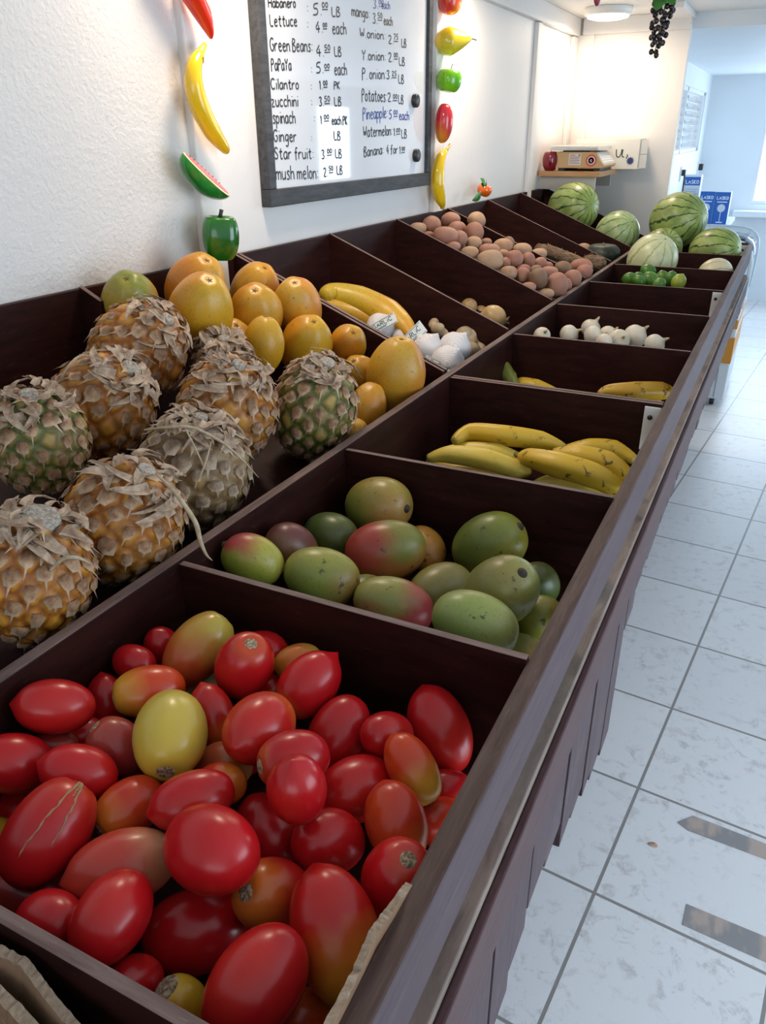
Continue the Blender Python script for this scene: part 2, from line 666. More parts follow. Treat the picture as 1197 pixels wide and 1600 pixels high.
# front dividers
for k, y in enumerate(YD):
    t_ = .009
    m = MB().box((0, y - t_, .786 if 0 < k < 9 else .76), (.400, y, ZR - .004 if k else ZR - .002), 0, 1)
    if k == 3:
        m.box((0, y + .003, .786), (.400, y + .012, ZR - .004), 0, 1)
    sp('divider', m, [wood_x, edge_x], .0008)
# rear dividers, sloping up to the wall
for k, y in enumerate(YD):
    if k == 0:
        continue
    for dy in ((0, .014) if k == 3 else (0,)):
        x1 = -.452 if k == 1 and False else -.015
        if k == 1:
            continue
        if k == 2:
            x1 = -.455
        zl = lambda x: ZR + (ZB - ZR) * (-x / .497)
        t_ = .009
        m = MB()
        ya, yb = y - t_ + dy, y + dy
        vs = [(-.497, ya, .97), (x1, ya, .97 if k == 2 else .825), (x1, ya, zl(x1)), (-.497, ya, zl(-.497) + .004),
              (-.497, yb, .97), (x1, yb, .97 if k == 2 else .825), (x1, yb, zl(x1)), (-.497, yb, zl(-.497) + .004)]
        m.add(vs, [(0, 1, 2, 3), (7, 6, 5, 4), (0, 4, 5, 1), (1, 5, 6, 2), (3, 7, 4, 0)], 0)
        m.add([vs[2], vs[6], vs[7], vs[3]], [(0, 1, 2, 3)], 1)
        sp('sloping_divider', m, [wood_x, edge_x], .0008)
# end board
sp('end_board', MB().box((0, 3.76, .70), (.40, 3.772, ZR), top=1), [wood_x, edge_x])
m = MB()
vs = [(-.497, 3.76, .80), (-.015, 3.76, .80), (-.015, 3.76, ZR), (-.497, 3.76, ZB), (-.497, 3.772, .80), (-.015, 3.772, .80), (-.015, 3.772, ZR), (-.497, 3.772, ZB)]
m.add(vs, [(0, 1, 2, 3), (7, 6, 5, 4), (0, 4, 5, 1), (1, 5, 6, 2), (2, 6, 7, 3), (3, 7, 4, 0)])
sp('end_board', m, wood_x)
# skirt of vertical slats under the fascia (pieces of different length)
rng = random.Random(5)
y = Y0
sl_pts = [(-.35, .50), (.487, .515), (.642, .575), (.70, .54), (.885, .475), (1.045, .41), (1.12, .41), (1.13, .60), (1.2, .645), (3.8, .655)]


def sl_z(yy):
    for (a, za), (b, zb) in zip(sl_pts, sl_pts[1:]):
        if a <= yy <= b:
            return za + (zb - za) * (yy - a) / (b - a)
    return .56


k = 0
while y < 3.74:
    w = rng.uniform(.062, .085)
    y1 = min(y + w, 3.76)
    m = MB().box((.410 - rng.uniform(0, .003), y, sl_z(y + .5 * w) + rng.uniform(-.01, .01)), (.4193 + rng.uniform(0, .0025), y1 - .003, .7116))
    sp('skirt_slat', m, slat_wood, .001)
    y = y1
# dark base the stand sits on
sp('base', MB().box((-.49, Y0, 0), (.30, 3.74, .70)).box((-.49, Y0, .70), (-.03, 3.74, .80)), wood_y, 0)
# white fixing plates on the inside of the outer rail
for (ya, yb, zb) in ((1.372, 1.375, .84), (2.567, 2.570, .84), (3.752, 3.756, .85)):
    pl = sp('fixing_plate', MB().box((.372, ya - .003, zb), (.3995, ya, .921)), white_pl, .0008, 'white fixing plate')
    sc_ = MB().lathe([(0, -.002), (.0045, -.002), (.0045, .001), (0, .002)], 12)
    s_ = sc_.build('screw', black, pl, True)
    s_.rotation_euler = (math.radians(90), 0, 0)
    s_.location = (.383, ya - .004 - 1.6, .902)
# knots / wedge showing on the ledge


# =================================================================== whiteboard with the price list
board = tag(empty('whiteboard', (XW, 1.96, 1.5)), 'whiteboard price list in a dark grey frame on the left wall', 'whiteboard')
binv = Vector((-XW, -1.96, -1.5))


def bp(name, mb, mats, bevel=0.0, smooth=False, label=None):
    mb.v = [tuple(Vector(v) + binv) for v in mb.v]
    o = mb.build(name, mats, board, smooth, bevel)
    if label:
        o['label'] = label
    return o


BY0, BY1, BZ0, BZ1 = 1.516, 2.402, 1.212, 1.805
FWD = .036
frame_mat = wood('charcoal_frame', (.035, .038, .042), (.10, .105, .115), (9, 1.5, 9), .5, .06, .2)
BX = XW + .012
bp('board_panel', MB().box((XW - .003, BY0 + .01, BZ0 + .01), (BX, BY1 - .01, BZ1 - .01)), plain('whiteboard_enamel', (.74, .75, .78), .10, coat=0.0) if False else plain('whiteboard_enamel', (.72, .735, .76), .035))
fr = MB()
X1 = XW + .022
STL = .027
fr.box((XW - .003, BY0, BZ0), (X1, BY1, BZ0 + FWD)).box((XW - .003, BY0, BZ1 - FWD), (X1, BY1, BZ1))
bp('frame', MB().box((XW - .003, BY0, BZ0), (X1, BY1, BZ0 + FWD)), frame_mat, .002)
bp('frame', MB().box((XW - .003, BY0, BZ1 - FWD), (X1, BY1, BZ1)), frame_mat, .002)
bp('frame', MB().box((XW - .003, BY0, BZ0 + FWD), (X1, BY0 + STL, BZ1 - FWD)), frame_mat, .002)
bp('frame', MB().box((XW - .003, BY1 - STL, BZ0 + FWD), (X1, BY1, BZ1 - FWD)), frame_mat, .002)
# strokes of marker pen
GLY = {
    'A': 'M0,0 L3,10 L6,0 M1,4 L5,4', 'B': 'M0,0 L0,10 L4,9.5 L4.6,7.5 L0.4,5.4 L5,4 L5,1 L3,0 L0,0', 'C': 'M6,8.5 L4,10 L1.5,9 L0,5 L1.5,1 L4,0 L6,1.5',
    'G': 'M6,8.5 L4,10 L1.5,9 L0,5 L1.5,1 L4,0 L6,2 L6,5 L3.5,5', 'H': 'M0,0 L0,10 M6,0 L6,10 M0,5 L6,5', 'K': 'M0,0 L0,10 M5,10 L0,5 L5,0',
    'L': 'M0,10 L0,0 L5,0.4', 'P': 'M0,-1 L0,10 L4,9.5 L5,7.5 L4,5.5 L0,5', 'S': 'M5,8.5 L3,10 L0.6,8.4 L1,6.4 L4,4.4 L5,2 L3,0 L0,1.2',
    'W': 'M0,10 L1.6,0 L3.5,7 L5.4,0 L7,10', 'Y': 'M0,10 L3,5 L6,10 M3,5 L2.4,0',
    'a': 'M5,5.5 L3,6.4 L0.6,5 L0,2.5 L1.5,0 L3.6,0.6 L5,3 L5,6 M5,3 L5.4,0', 'b': 'M0,10 L0,0 M0,4 L2.5,6 L5,4.5 L5,1.5 L2.5,0 L0,1.4',
    'c': 'M5,5.4 L2.6,6.4 L0.5,4.8 L0.3,2 L2.2,0 L5,1', 'd': 'M5,10 L5,0 M5,4.5 L2.5,6 L0,4 L0,1.5 L2.5,0 L5,1.5', 'e': 'M0.3,3.2 L5,3.8 L4,6 L1.6,6 L0.2,3.6 L1.2,0.6 L3.4,0 L5,1.2',
    'f': 'M4.5,9 L3,10 L2,8.5 L2,-1 M0,5.6 L4,5.8', 'g': 'M5,5.4 L2.6,6.2 L0.4,4.4 L0.8,1.4 L3,0.8 L5,3 M5,6 L5,-2.4 L3,-4 L0.8,-3', 'h': 'M0,10 L0,0 M0,4 L2.4,6 L4.6,5 L4.8,0',
    'i': 'M1,6 L1,0 M1,8.4 L1.1,9', 'l': 'M1,10 L1,0', 'm': 'M0,6 L0,0 M0,4 L2,6 L3.4,5 L3.4,0 M3.4,4 L5.2,6 L7,5 L7,0', 'n': 'M0,6 L0,0 M0,4 L2.4,6 L4.6,5 L4.8,0',
    'o': 'M2.5,6.2 L0.4,4.6 L0.3,1.6 L2.5,0 L4.7,1.6 L4.8,4.6 L2.5,6.2', 'p': 'M0,6 L0,-4 M0,4.5 L2.5,6.2 L5,4.4 L4.8,1.6 L2.5,0 L0,1.4', 'r': 'M0,6 L0,0 M0,3.6 L2,6 L4,5.6',
    's': 'M4.4,5.4 L2.4,6.4 L0.5,5 L4.4,2 L3,0 L0,0.6', 't': 'M2.4,9 L2,1 L3.4,0 L4.6,0.8 M0,6 L4.6,6.4', 'u': 'M0,6 L0.4,1 L2.4,0 L4.6,1.6 M4.8,6 L4.8,0', 'v': 'M0,6 L2.4,0 L4.8,6',
    'x': 'M0,6 L4.6,0 M4.6,6 L0,0', 'y': 'M0,6 L2.4,1.4 M5,6 L1,-4', 'z': 'M0,6 L4.8,6 L0,0 L5,0.3', 'w': 'M0,6 L1.5,0 L3,4 L4.5,0 L6,6',
    '0': 'M2.5,10 L0.4,7.5 L0.4,2.5 L2.5,0 L4.6,2.5 L4.6,7.5 L2.5,10', '1': 'M1,7.5 L2.4,10 L2.4,0', '2': 'M0,8 L2,10 L4.4,8.6 L4,5.6 L0,0 L5,0.2', '3': 'M0.3,9 L3,10 L4.6,8 L2,5.4 L4.8,3 L3.4,0.3 L0,0.8',
    '4': 'M3.8,10 L0,3.4 L5.2,3.6 M3.8,7 L3.8,0', '5': 'M4.8,10 L1,9.8 L0.6,5.8 L3.4,6 L4.8,3.4 L3.4,0.4 L0,0.6', '7': 'M0,10 L5,10 L1.5,0', ':': 'M1,5.4 L1.1,6 M1,1 L1.1,1.6', '.': 'M0.6,0 L0.9,0.5', '-': 'M0,4 L3.6,4.2',
    'N': 'M0,0 L0,10 L6,0 L6,10', 'O': 'M3,10 L0.4,7.5 L0.4,2.5 L3,0 L5.6,2.5 L5.6,7.5 L3,10', 'R': 'M0,0 L0,10 L4,9.5 L5,7.5 L4,5.5 L0,5 M2,5 L5,0',
}


def glyph_strokes(txt):
    out, x = [], 0.0
    for ch in txt:
        if ch == ' ':
            x += 3.2
            continue
        g = GLY.get(ch) or GLY.get(ch.upper()) or GLY.get(ch.lower()) or GLY['-']
        cur, mx = [], 0
        for tok in g.split():
            c, p = tok[0], tok[1:].split(',')
            q = (x + float(p[0]), float(p[1]))
            mx = max(mx, float(p[0]))
            if c == 'M':
                if cur:
                    out.append(cur)
                cur = [q]
            else:
                cur.append(q)
        out.append(cur)
        x += mx + 1.9
    return out, x - 1.9


def smooth_line(pts):
    if len(pts) < 3:
        return pts
    for _ in range(1):
        q = [pts[0]]
        for a, b in zip(pts, pts[1:]):
            q += [(a[0] * .75 + b[0] * .25, a[1] * .75 + b[1] * .25), (a[0] * .25 + b[0] * .75, a[1] * .25 + b[1] * .75)]
        q.append(pts[-1])
        pts = q
    return pts


def ribbon(mb, pts, w, org, du, dv, nrm):
    """flat pen stroke with a little thickness on a plane"""
    P = [org + du * a + dv * b for a, b in pts]
    n = len(P)
    L, R_ = [], []
    for i in range(n):
        t = (P[min(i + 1, n - 1)] - P[max(i - 1, 0)])
        if t.length < 1e-9:
            t = du.copy()
        s_ = nrm.cross(t.normalized()) * (w / 2)
        L.append(P[i] + s_)
        R_.append(P[i] - s_)
    up = nrm * .0004
    vs = L + R_ + [v + up for v in L] + [v + up for v in R_]
    fs = []
    for i in range(n - 1):
        fs += [(2 * n + i, 3 * n + i, 3 * n + i + 1, 2 * n + i + 1), (i, i + 1, 2 * n + i + 1, 2 * n + i), (n + i, 3 * n + i, 3 * n + i + 1, n + i + 1)]
    mb.add(vs, fs)


def zpx(zx, zy):
    return 380 + zx / 3.15, zy / 3.15


def write(mb, txt, x0, y0, x1, y1, h, w=.0032):
    """marker text whose baseline runs between two points of the board seen in the photo's board crop"""
    a = at_x(*zpx(x0, y0), BX + .0004)
    b = at_x(*zpx(x1, y1), BX + .0004)
    c = at_x(*zpx(x0, y0 - h), BX + .0004)
    st, wd = glyph_strokes(txt)
    du = (b - a) / max(wd, 1e-3)
    dv = Vector((0, 0, (c - a).length / 10.0))
    for s_ in st:
        ribbon(mb, smooth_line(s_), w, a, du, dv, Vector((1, 0, 0)))


def cents(mb, txt, x0, y0, x1, y1, h):
    write(mb, txt, x0, y0, x1, y1, h, .0026)
    a = at_x(*zpx(x0, y0 + 9), BX + .0004)
    b = at_x(*zpx(x1, y1 + 9), BX + .0004)
    ribbon(mb, [(0, 0), (1, 0)], .0026, a, b - a, Vector((0, 0, 1)), Vector((1, 0, 0)))


rows = [
    ('k', [('Habanero', 125, 38, 258, 38, 50), (':', 310, 60, 318, 60, 50), ('5.', 345, 77, 384, 74, 58), ('c00', 388, 38, 416, 38, 26), ('LB', 437, 82, 476, 82, 48)]),
    ('k', [('Lettuce', 133, 130, 265, 130, 58), (':', 310, 140, 318, 140, 50), ('4.', 355, 163, 390, 160, 55), ('c00', 392, 134, 412, 133, 20), ('each', 440, 168, 507, 170, 62)]),
    ('k', [('Green Beans:', 133, 252, 340, 255, 66), ('4.', 358, 280, 396, 278, 56), ('c50', 400, 250, 427, 248, 28), ('LB', 450, 278, 482, 278, 48)]),
    ('k', [('PaPaYa', 140, 347, 237, 347, 58), (':', 330, 360, 338, 360, 44), ('5.', 360, 362, 394, 360, 54), ('c00', 400, 338, 424, 336, 22), ('each', 450, 370, 510, 370, 62)]),
    ('k', [('Cilantro', 137, 440, 273, 440, 54), (':', 328, 444, 336, 444, 42), ('1.', 372, 440, 390, 440, 44), ('c00', 394, 422, 414, 420, 24), ('PK', 448, 438, 475, 438, 36)]),
    ('k', [('zucchini', 140, 526, 270, 524, 58), (':', 330, 520, 338, 520, 42), ('3.', 374, 524, 396, 522, 46), ('c50', 400, 502, 426, 500, 28), ('LB', 450, 522, 482, 520, 44)]),
    ('k', [('spinach', 147, 608, 257, 608, 64), (':', 345, 600, 352, 600, 42), ('1.', 378, 612, 394, 612, 44), ('c00', 398, 588, 422, 586, 22), ('each Pk', 437, 614, 512, 614, 44)]),
    ('k', [('Ginger', 150, 698, 262, 698, 60), (':', 331, 695, 338, 695, 36), ('LB', 448, 690, 478, 690, 44)]),
    ('k', [('Star fruit:', 155, 784, 345, 782, 60), ('3.', 387, 784, 408, 782, 46), ('c00', 414, 756, 436, 754, 22), ('LB', 455, 778, 484, 778, 44)]),
    ('k', [('mush melon:', 163, 885, 368, 880, 70), ('2.', 397, 870, 416, 868, 44), ('c50', 422, 842, 442, 840, 24), ('LB', 462, 860, 488, 858, 44)]),
    ('b', [('3.', 640, 42, 664, 42, 46), ('c00', 668, 22, 690, 22, 24), ('each', 682, 42, 722, 46, 40)]),
    ('k', [('mango:', 535, 78, 620, 92, 54), ('3.', 638, 116, 660, 118, 52), ('c50', 662, 90, 684, 92, 28), ('each', 693, 122, 735, 128, 46)]),
    ('k', [('W.onion:', 575, 185, 698, 196, 48), ('2.', 715, 214, 738, 216, 42), ('c75', 742, 195, 762, 196, 28), ('LB', 780, 232, 802, 234, 42)]),
    ('k', [('Y.onion:', 585, 296, 700, 300, 50), ('2.', 715, 304, 738, 304, 46), ('c00', 742, 282, 760, 282, 22), ('LB', 768, 322, 794, 324, 42)]),
    ('k', [('P. onion:', 587, 390, 702, 390, 56), ('3.', 706, 390, 728, 390, 44), ('c25', 732, 374, 754, 374, 24), ('LB', 765, 410, 790, 412, 44)]),
    ('k', [('Potatoes:', 585, 498, 706, 502, 62), ('2.', 712, 500, 734, 500, 44), ('c00', 738, 486, 758, 486, 22), ('LB', 765, 510, 788, 512, 44)]),
    ('b', [('Pineapple:', 590, 590, 710, 580, 60), ('5.', 718, 586, 738, 586, 44), ('c00', 740, 564, 760, 564, 22), ('each', 768, 590, 816, 592, 46)]),
    ('k', [('Watermelon:', 592, 676, 732, 666, 54), ('1.', 738, 670, 752, 668, 40), ('c00', 754, 652, 772, 650, 20), ('LB', 780, 680, 804, 680, 44)]),
    ('k', [('Banana:', 595, 772, 690, 758, 50), ('4 for', 705, 758, 760, 756, 44), ('1.', 766, 758, 780, 756, 38), ('c00', 780, 742, 796, 740, 18)]),
]
ink_k = plain('black_marker_ink', (.02, .02, .025), .5)
ink_b = plain('blue_marker_ink', (.03, .06, .30), .5)
for col, toks in rows:
    m = MB()
    for t_ in toks:
        if t_[0][0] == 'c' and t_[0][1:2].isdigit():
            cents(m, t_[0][1:], *t_[1:])
        else:
            write(m, *t_)
    bp('handwritten_price_line', m, ink_k if col == 'k' else ink_b, label='blue handwritten line' if col == 'b' else None)
for i, (zx, zy) in enumerate(((840, 496), (845, 765))):
    P = at_x(*zpx(zx, zy), BX)
    mg = MB().lathe([(0, 0), (.0175, 0), (.018, .002), (.0175, .011), (.0155, .013), (0, .0125)], 28).build('magnet', plain('black_magnet%d' % i, (.02, .022, .026), .4), None, True)
    mg.rotation_euler = (0, math.radians(90), 0)
    mg.location = P
    tag(mg, ('upper' if i == 0 else 'lower') + ' round black magnet on the right side of the whiteboard', 'magnet', 'black board magnets')


# =================================================================== plastic fruit hung on the wall battens
HANG = 'plastic fruit hung in strings on the wall'


def px_r(rpx, P):
    return rpx * depth(P) / FPX


def curve_fruit(name, pts, rads, xpl, col, tip, label, cat, seg=14, stem=None, tipshift=0.0, cross=None, mat=None, group=HANG):
    P = [at_x(a, b, xpl) for a, b in pts]
    R = [px_r(q, p) for q, p in zip(rads, P)]
    # resample
    Q, S = [], []
    n = len(P)
    for i in range(n - 1):
        for k in range(4):
            t = k / 4
            p0, p1, p2, p3 = P[max(i - 1, 0)], P[i], P[i + 1], P[min(i + 2, n - 1)]
            Q.append(.5 * ((2 * p1) + (p2 - p0) * t + (2 * p0 - 5 * p1 + 4 * p2 - p3) * t * t + (3 * p1 - p0 - 3 * p2 + p3) * t ** 3))
            S.append(R[i] * (1 - t) + R[i + 1] * t)
    Q.append(P[-1])
    S.append(R[-1])
    org = Q[len(Q) // 2].copy()
    mb = MB().tube([q - org for q in Q], S, seg, cross=cross)
    o = mb.build(name, mat or plastic_fruit, None, True)
    o.location = org
    set_skin(o, col, tip, None, tipshift, pts[0][0] * .01)
    tag(o, label, cat, group)
    return o, Q, S, org


banana_cross = lambda t: 1.0 + .06 * math.cos(5 * t)
stem_green = plain('stem_green', (.10, .16, .03), .6)
stem_brown = plain('stem_brown', (.06, .04, .025), .7)
gold = plain('gold_wire', (.75, .50, .15), .3, 1.0)
o, Q, S, org = curve_fruit('plastic_chili', [(262, -80), (282, -48), (300, -12), (318, 25), (327, 48), (330, 61)], [16, 21, 20, 14, 8, 2], XW + .045, (.75, .03, .008), (.80, .06, .01), 'shiny red plastic chilli pepper above the hanging banana, left batten', 'hanging plastic fruit')
o, Q, S, org = curve_fruit('plastic_banana', [(312, 84), (303, 104), (303, 135), (313, 170), (332, 207), (351, 232), (355, 240)], [8, 12.5, 15, 15.5, 14, 8, 2.5], XW + .045, (.80, .50, .01), (.72, .42, .01), 'big plastic banana hanging on the left batten beside the whiteboard', 'hanging plastic fruit', cross=banana_cross)
st = [at_x(a, b, XW + .045) - org for a, b in ((320, 69), (317, 75), (312, 85), (309, 92))]
MB().tube(st, [.005, .0062, .0085, .012], 10).build('stem', plain('banana_stem_yellow', (.62, .42, .04), .3), o, True)
# watermelon wedge
a, b = at_x(287, 240, XW + .06), at_x(358, 304, XW + .06)
c = (a + b) / 2
L = (b - a).length / 2
ux = (b - a).normalized()
uz = (RT * .68 + UP * .73) * .82 - FW * .57          # way the cut face looks
uz = (uz - ux * uz.dot(ux)).normalized()
uy = uz.cross(ux)
Wm = Matrix((ux, uy, uz)).transposed().to_4x4()
Wm.translation = c
rind = MB()
vs, fs = [], []
nu, nv = 14, 32
for i in range(nu + 1):
    th = math.pi / 2 * i / nu
    for k in range(nv):
        ph = 2 * math.pi * k / nv
        vs.append((L * math.cos(ph) * math.cos(th), L * .36 * math.sin(ph) * math.cos(th), -L * .50 * math.sin(th)))
for i in range(nu):
    for k in range(nv):
        a0, b0 = i * nv + k, i * nv + (k + 1) % nv
        fs.append((a0, a0 + nv, b0 + nv, b0))
rind.add(vs, fs)
o = rind.build('plastic_watermelon_slice', plastic_fruit, None, True)
o.matrix_world = Wm
set_skin(o, (.012, .16, .02), (.03, .30, .05), None, .1, 2)
tag(o, 'plastic watermelon slice with red flesh on the left batten, under the banana', 'hanging plastic fruit', HANG)
el = [(L * math.cos(2 * math.pi * k / 40), L * .34 * math.sin(2 * math.pi * k / 40)) for k in range(40)]
MB().add([(x, y, .0) for x, y in el] + [(x * .93, y * .86, .0015) for x, y in el], [(k, (k + 1) % 40, (k + 1) % 40 + 40, k + 40) for k in range(40)]).build('white_rind', plain('pale_rind', (.70, .62, .40), .25), o, True)
MB().add([(x * .93, y * .86, .0015) for x, y in el] + [(0, 0, .003)], [(k, (k + 1) % 40, 40) for k in range(40)]).build('flesh', plain('pink_flesh', (.72, .07, .075), .2), o, False)
sd = MB()
for k in range(9):
    x = -L * .66 + L * 1.3 * k / 8
    sd.lathe([(0, -.001), (.0013, 0), (0, .0012)], 8, 0, (x, L * .16, .0025))
sd.build('seeds', black, o, True)


def bell(u, ph, q):
    lob = 1 + .10 * math.cos(4 * ph + .4) * (0.35 + .65 * u)
    d = -.020 * math.exp(-((1 - u) / .13) ** 2) if u > .5 else .006 * math.exp(-(u / .1) ** 2)
    return Vector((q.x * lob * (.86 + .16 * u), q.y * lob * (.86 + .16 * u), q.z + d))


P = at_x(345, 370, XW + .062)
R = px_r(32, P)
o = blob(R, px_r(38, P), bell, 26, 40, .62).build('plastic_bell_pepper', plastic_fruit, None, True)
place(o, P, (0.05, .03, 1))
set_skin(o, (.02, .17, .012), (.035, .26, .02), (.012, .11, .01), .0, 5)
tag(o, 'green plastic bell pepper at the bottom of the left batten, above the papayas', 'hanging plastic fruit', HANG)
MB().tube([(0, 0, R * .9), (0.002, 0, R * 1.05), (.003, .002, R * 1.25)], [.0045, .0035, .004], 8).build('stem', plain('dark_stem', (.03, .035, .025), .6), o, True)

# right-hand string
P = at_x(703, 0, XW + .04)
o = blob(px_r(19, P), px_r(21, P), None, 22, 32, .9).build('plastic_peach', plastic_fruit, None, True)
place(o, P, (.2, .1, -1))
set_skin(o, (.72, .02, .03), (.85, .36, .02), (.74, .05, .03), .05, 8)
tag(o, 'red and yellow plastic peach at the top edge, right of the whiteboard', 'hanging plastic fruit', HANG)


def pear_fn(u, ph, q):
    k = 1.0 if u < .45 else 1 - .62 * min(1, (u - .45) / .40) ** .8
    return Vector((q.x * k, q.y * k, q.z))


P = at_x(708, 64, XW + .048)
o = blob(px_r(21, P), px_r(30, P), pear_fn, 30, 32, .9).build('plastic_pear', plastic_fruit, None, True)
place(o, P, (.80, .58, .10))
set_skin(o, (.80, .52, .02), (.78, .55, .03), (.62, .50, .03), 0, 9)
tag(o, 'yellow plastic pear lying sideways, right of the whiteboard', 'hanging plastic fruit', HANG)
MB().tube([(0, 0, px_r(24, P)), (.001, 0, px_r(33, P)), (.006, 0, px_r(37, P))], [.002, .0015, .0018], 8).build('stem', stem_brown, o, True)


def apple_fn(u, ph, q):
    d = -.32 * math.exp(-((1 - u) / .16) ** 2) + .2 * math.exp(-(u / .13) ** 2)
    k = .86 + .18 * u + .02 * math.cos(5 * ph) * (1 - u)
    return Vector((q.x * k, q.y * k, q.z + d * apple_R))


def apple(name, px, py, rpx, hpx, x, cols, label, cat, grp, stemlen=1.0, ax=(.1, .1, 1), yy=None):
    global apple_R
    P = at_x(px, py, x) if yy is None else at_y(px, py, yy)
    R = px_r(rpx, P)
    apple_R = R
    o = blob(R, px_r(hpx, P), apple_fn, 30, 36, .8).build(name, plastic_fruit, None, True)
    place(o, P, ax)
    set_skin(o, *cols)
    tag(o, label, cat, grp)
    h = px_r(hpx, P)
    MB().tube([(0, 0, h * .6), (.001, 0, h * 1.0), (.004, 0, h * (1 + .22 * stemlen))], [.0016, .0013, .0016], 8).build('stem', stem_brown, o, True)
    return o


apple('plastic_apple', 702, 126, 20.5, 19, XW + .05, ((.22, .60, .012), (.28, .66, .02), (.12, .45, .01), 0, 3), 'bright green plastic apple on the string right of the whiteboard', 'hanging plastic fruit', HANG)
P = at_x(692, 193, XW + .045)
o = blob(px_r(14.5, P), px_r(28, P), lambda u, ph, q: Vector((q.x * (.88 + .16 * u) + .004 * math.sin(u * 3), q.y * (.88 + .16 * u), q.z)), 24, 30, .85).build('plastic_mango', plastic_fruit, None, True)
place(o, P, (.08, -.05, 1))
set_skin(o, (.72, .30, .02), (.70, .03, .045), (.66, .03, .04), .30, 4)
tag(o, 'red and orange plastic mango below the green plastic apple', 'hanging plastic fruit', HANG)
o, Q, S, org = curve_fruit('plastic_banana', [(696, 236), (689, 246), (685, 265), (684, 288), (687, 308), (691, 320), (691, 327)], [4, 8, 10, 10.5, 9.5, 5.5, 2], XW + .035, (.82, .55, .01), (.70, .45, .01), 'slim plastic banana hanging right of the whiteboard, over the potatoes', 'hanging plastic fruit', cross=banana_cross)
MB().tube([at_x(a, b, XW + .035) - org for a, b in ((703, 226), (700, 231), (696, 237))], [.004, .005, .007], 8).build('stem', gold, o, True)
# little orange vegetable with leaves
P = at_x(757, 297, XW + .035)
R = px_r(12, P)
apple_R = R
o = blob(R, R * .86, apple_fn, 20, 30, .85).build('plastic_tangerine', plastic_fruit, None, True)
place(o, P, (.3, 0, .9))
set_skin(o, (.80, .13, .01), (.80, .20, .02), None, 0, 6)
tag(o, 'small orange plastic fruit with green leaves above the stand, against the wall', 'hanging plastic fruit', HANG)
leaf_g = plain('plastic_leaf_green', (.05, .22, .03), .4)


def leaf(mb, base, tip, wdt, nrm, fold=.25, n=7):
    base, tip = Vector(base), Vector(tip)
    d = tip - base
    s_ = d.cross(Vector(nrm)).normalized()
    up = s_.cross(d).normalized()
    vs = []
    for i in range(n + 1):
        t = i / n
        w = wdt * max(0.0, math.sin(math.pi * min(1, t * .96 + .02))) ** .7
        c = base + d * t + up * (.25 * d.length * t * (1 - t))
        vs += [c - s_ * w + up * w * fold, c, c + s_ * w + up * w * fold]
    fs = []
    for i in range(n):
        for k in range(2):
            a0 = i * 3 + k
            fs.append((a0, a0 + 1, a0 + 4, a0 + 3))
    m = len(vs)
    th = up * .0006
    vs2 = vs + [v - th for v in vs]
    fs2 = fs + [tuple(x + m for x in reversed(f)) for f in fs]
    for i in range(n):
        for k in (0, 2):
            fs2.append((i * 3 + k, i * 3 + 3 + k, i * 3 + 3 + k + m, i * 3 + k + m))
    mb.add(vs2, fs2)


Minv = (Matrix.Translation(P) @ axis_rot((.3, 0, .9)).to_matrix().to_4x4()).inverted()
for (a, b, w) in (((757, 291), (751, 279), 5), ((757, 290), (760, 283), 4), ((752, 300), (738, 313), 6), ((756, 292), (752, 287), 5)):
    m = MB()
    A, B_ = at_x(*a, XW + .055), at_x(*b, XW + .05)
    leaf(m, Minv @ A, Minv @ B_, px_r(w, A), Minv.to_3x3() @ Vector((1, .2, 0)))
    m.build('leaf', leaf_g, o, True)

# =================================================================== corner shelf, scale, boxes
sy0, sy1, sx1, sz = 3.665, 4.06, -.235, 1.203
sh = empty('wall_shelf', (XW, sy0, sz))
tag(sh, 'small pale wooden shelf in the corner, carrying the scale', 'shelf')
o = MB().box((.005, 0, -.022), (sx1 - XW, sy1 - sy0, 0)).build('shelf_board', wood('pale_pine', (.42, .22, .10), (.62, .38, .20), (1.2, 9, 9), .45), sh, bevel=.002)
MB().box((.005, .02, -.075), (sx1 - XW - .02, .032, -.023)).build('bracket', plain('grey_bracket', (.45, .44, .42), .45, .4), sh, bevel=.001)
MB().box((.005, .345, -.075), (sx1 - XW - .02, .357, -.023)).build('bracket', MATS['grey_bracket'], sh, bevel=.001)

scb = plain('scale_body_tan', (.55, .36, .17), .5)
sc = empty('kitchen_scale', (-.342, 3.77, sz))
tag(sc, 'tan weighing scale with a white label and round red sticker on the shelf', 'scale')
prof = [(-.10, .012), (.105, .012), (.115, .022), (.068, .077), (-.10, .077)]
MB().prism(prof, -.07, .19).build('scale_body', scb, sc, bevel=.002)
kp = MB().prism([(.108, .026), (.111, .029), (.076, .0745), (.072, .071)], -.06, .18).build('keypad', plain('grey_keypad', (.62, .62, .60), .4), sc)
kb = MB()
for i in range(4):
    for j in range(5):
        t0, y0_ = .12 + i * .2, -.045 + j * .045
        x_, z_ = .1095 + (.0745 - .1095) * t0, .0275 + (.0735 - .0275) * t0
        kb.prism([(x_ + .0015, z_ + .001), (x_ - .003, z_ + .0055), (x_ - .0015, z_ + .0068), (x_ + .003, z_ + .0023)], y0_, y0_ + .03)
kb.build('keys', plain('pale_keys', (.75, .74, .70), .4), kp)
MB().box((-.125, -.085, .083), (.085, .2, .088)).box((-.125, -.085, .088), (-.121, .2, .100)).box((.081, -.085, .088), (.085, .2, .100)).box((-.121, -.085, .088), (.081, -.081, .100)).box((-.121, .196, .088), (.081, .2, .100)).build('weighing_tray', plain('scale_tray_steel', (.78, .78, .75), .25, .6), sc, bevel=.001)
MB().box((-.08, -.03, .076), (.04, .16, .084)).build('tray_support', black, sc)
MB().box((-.088, -.06, 0), (-.06, .18, .013)).box((.07, -.06, 0), (.095, .18, .013)).build('feet', black, sc)
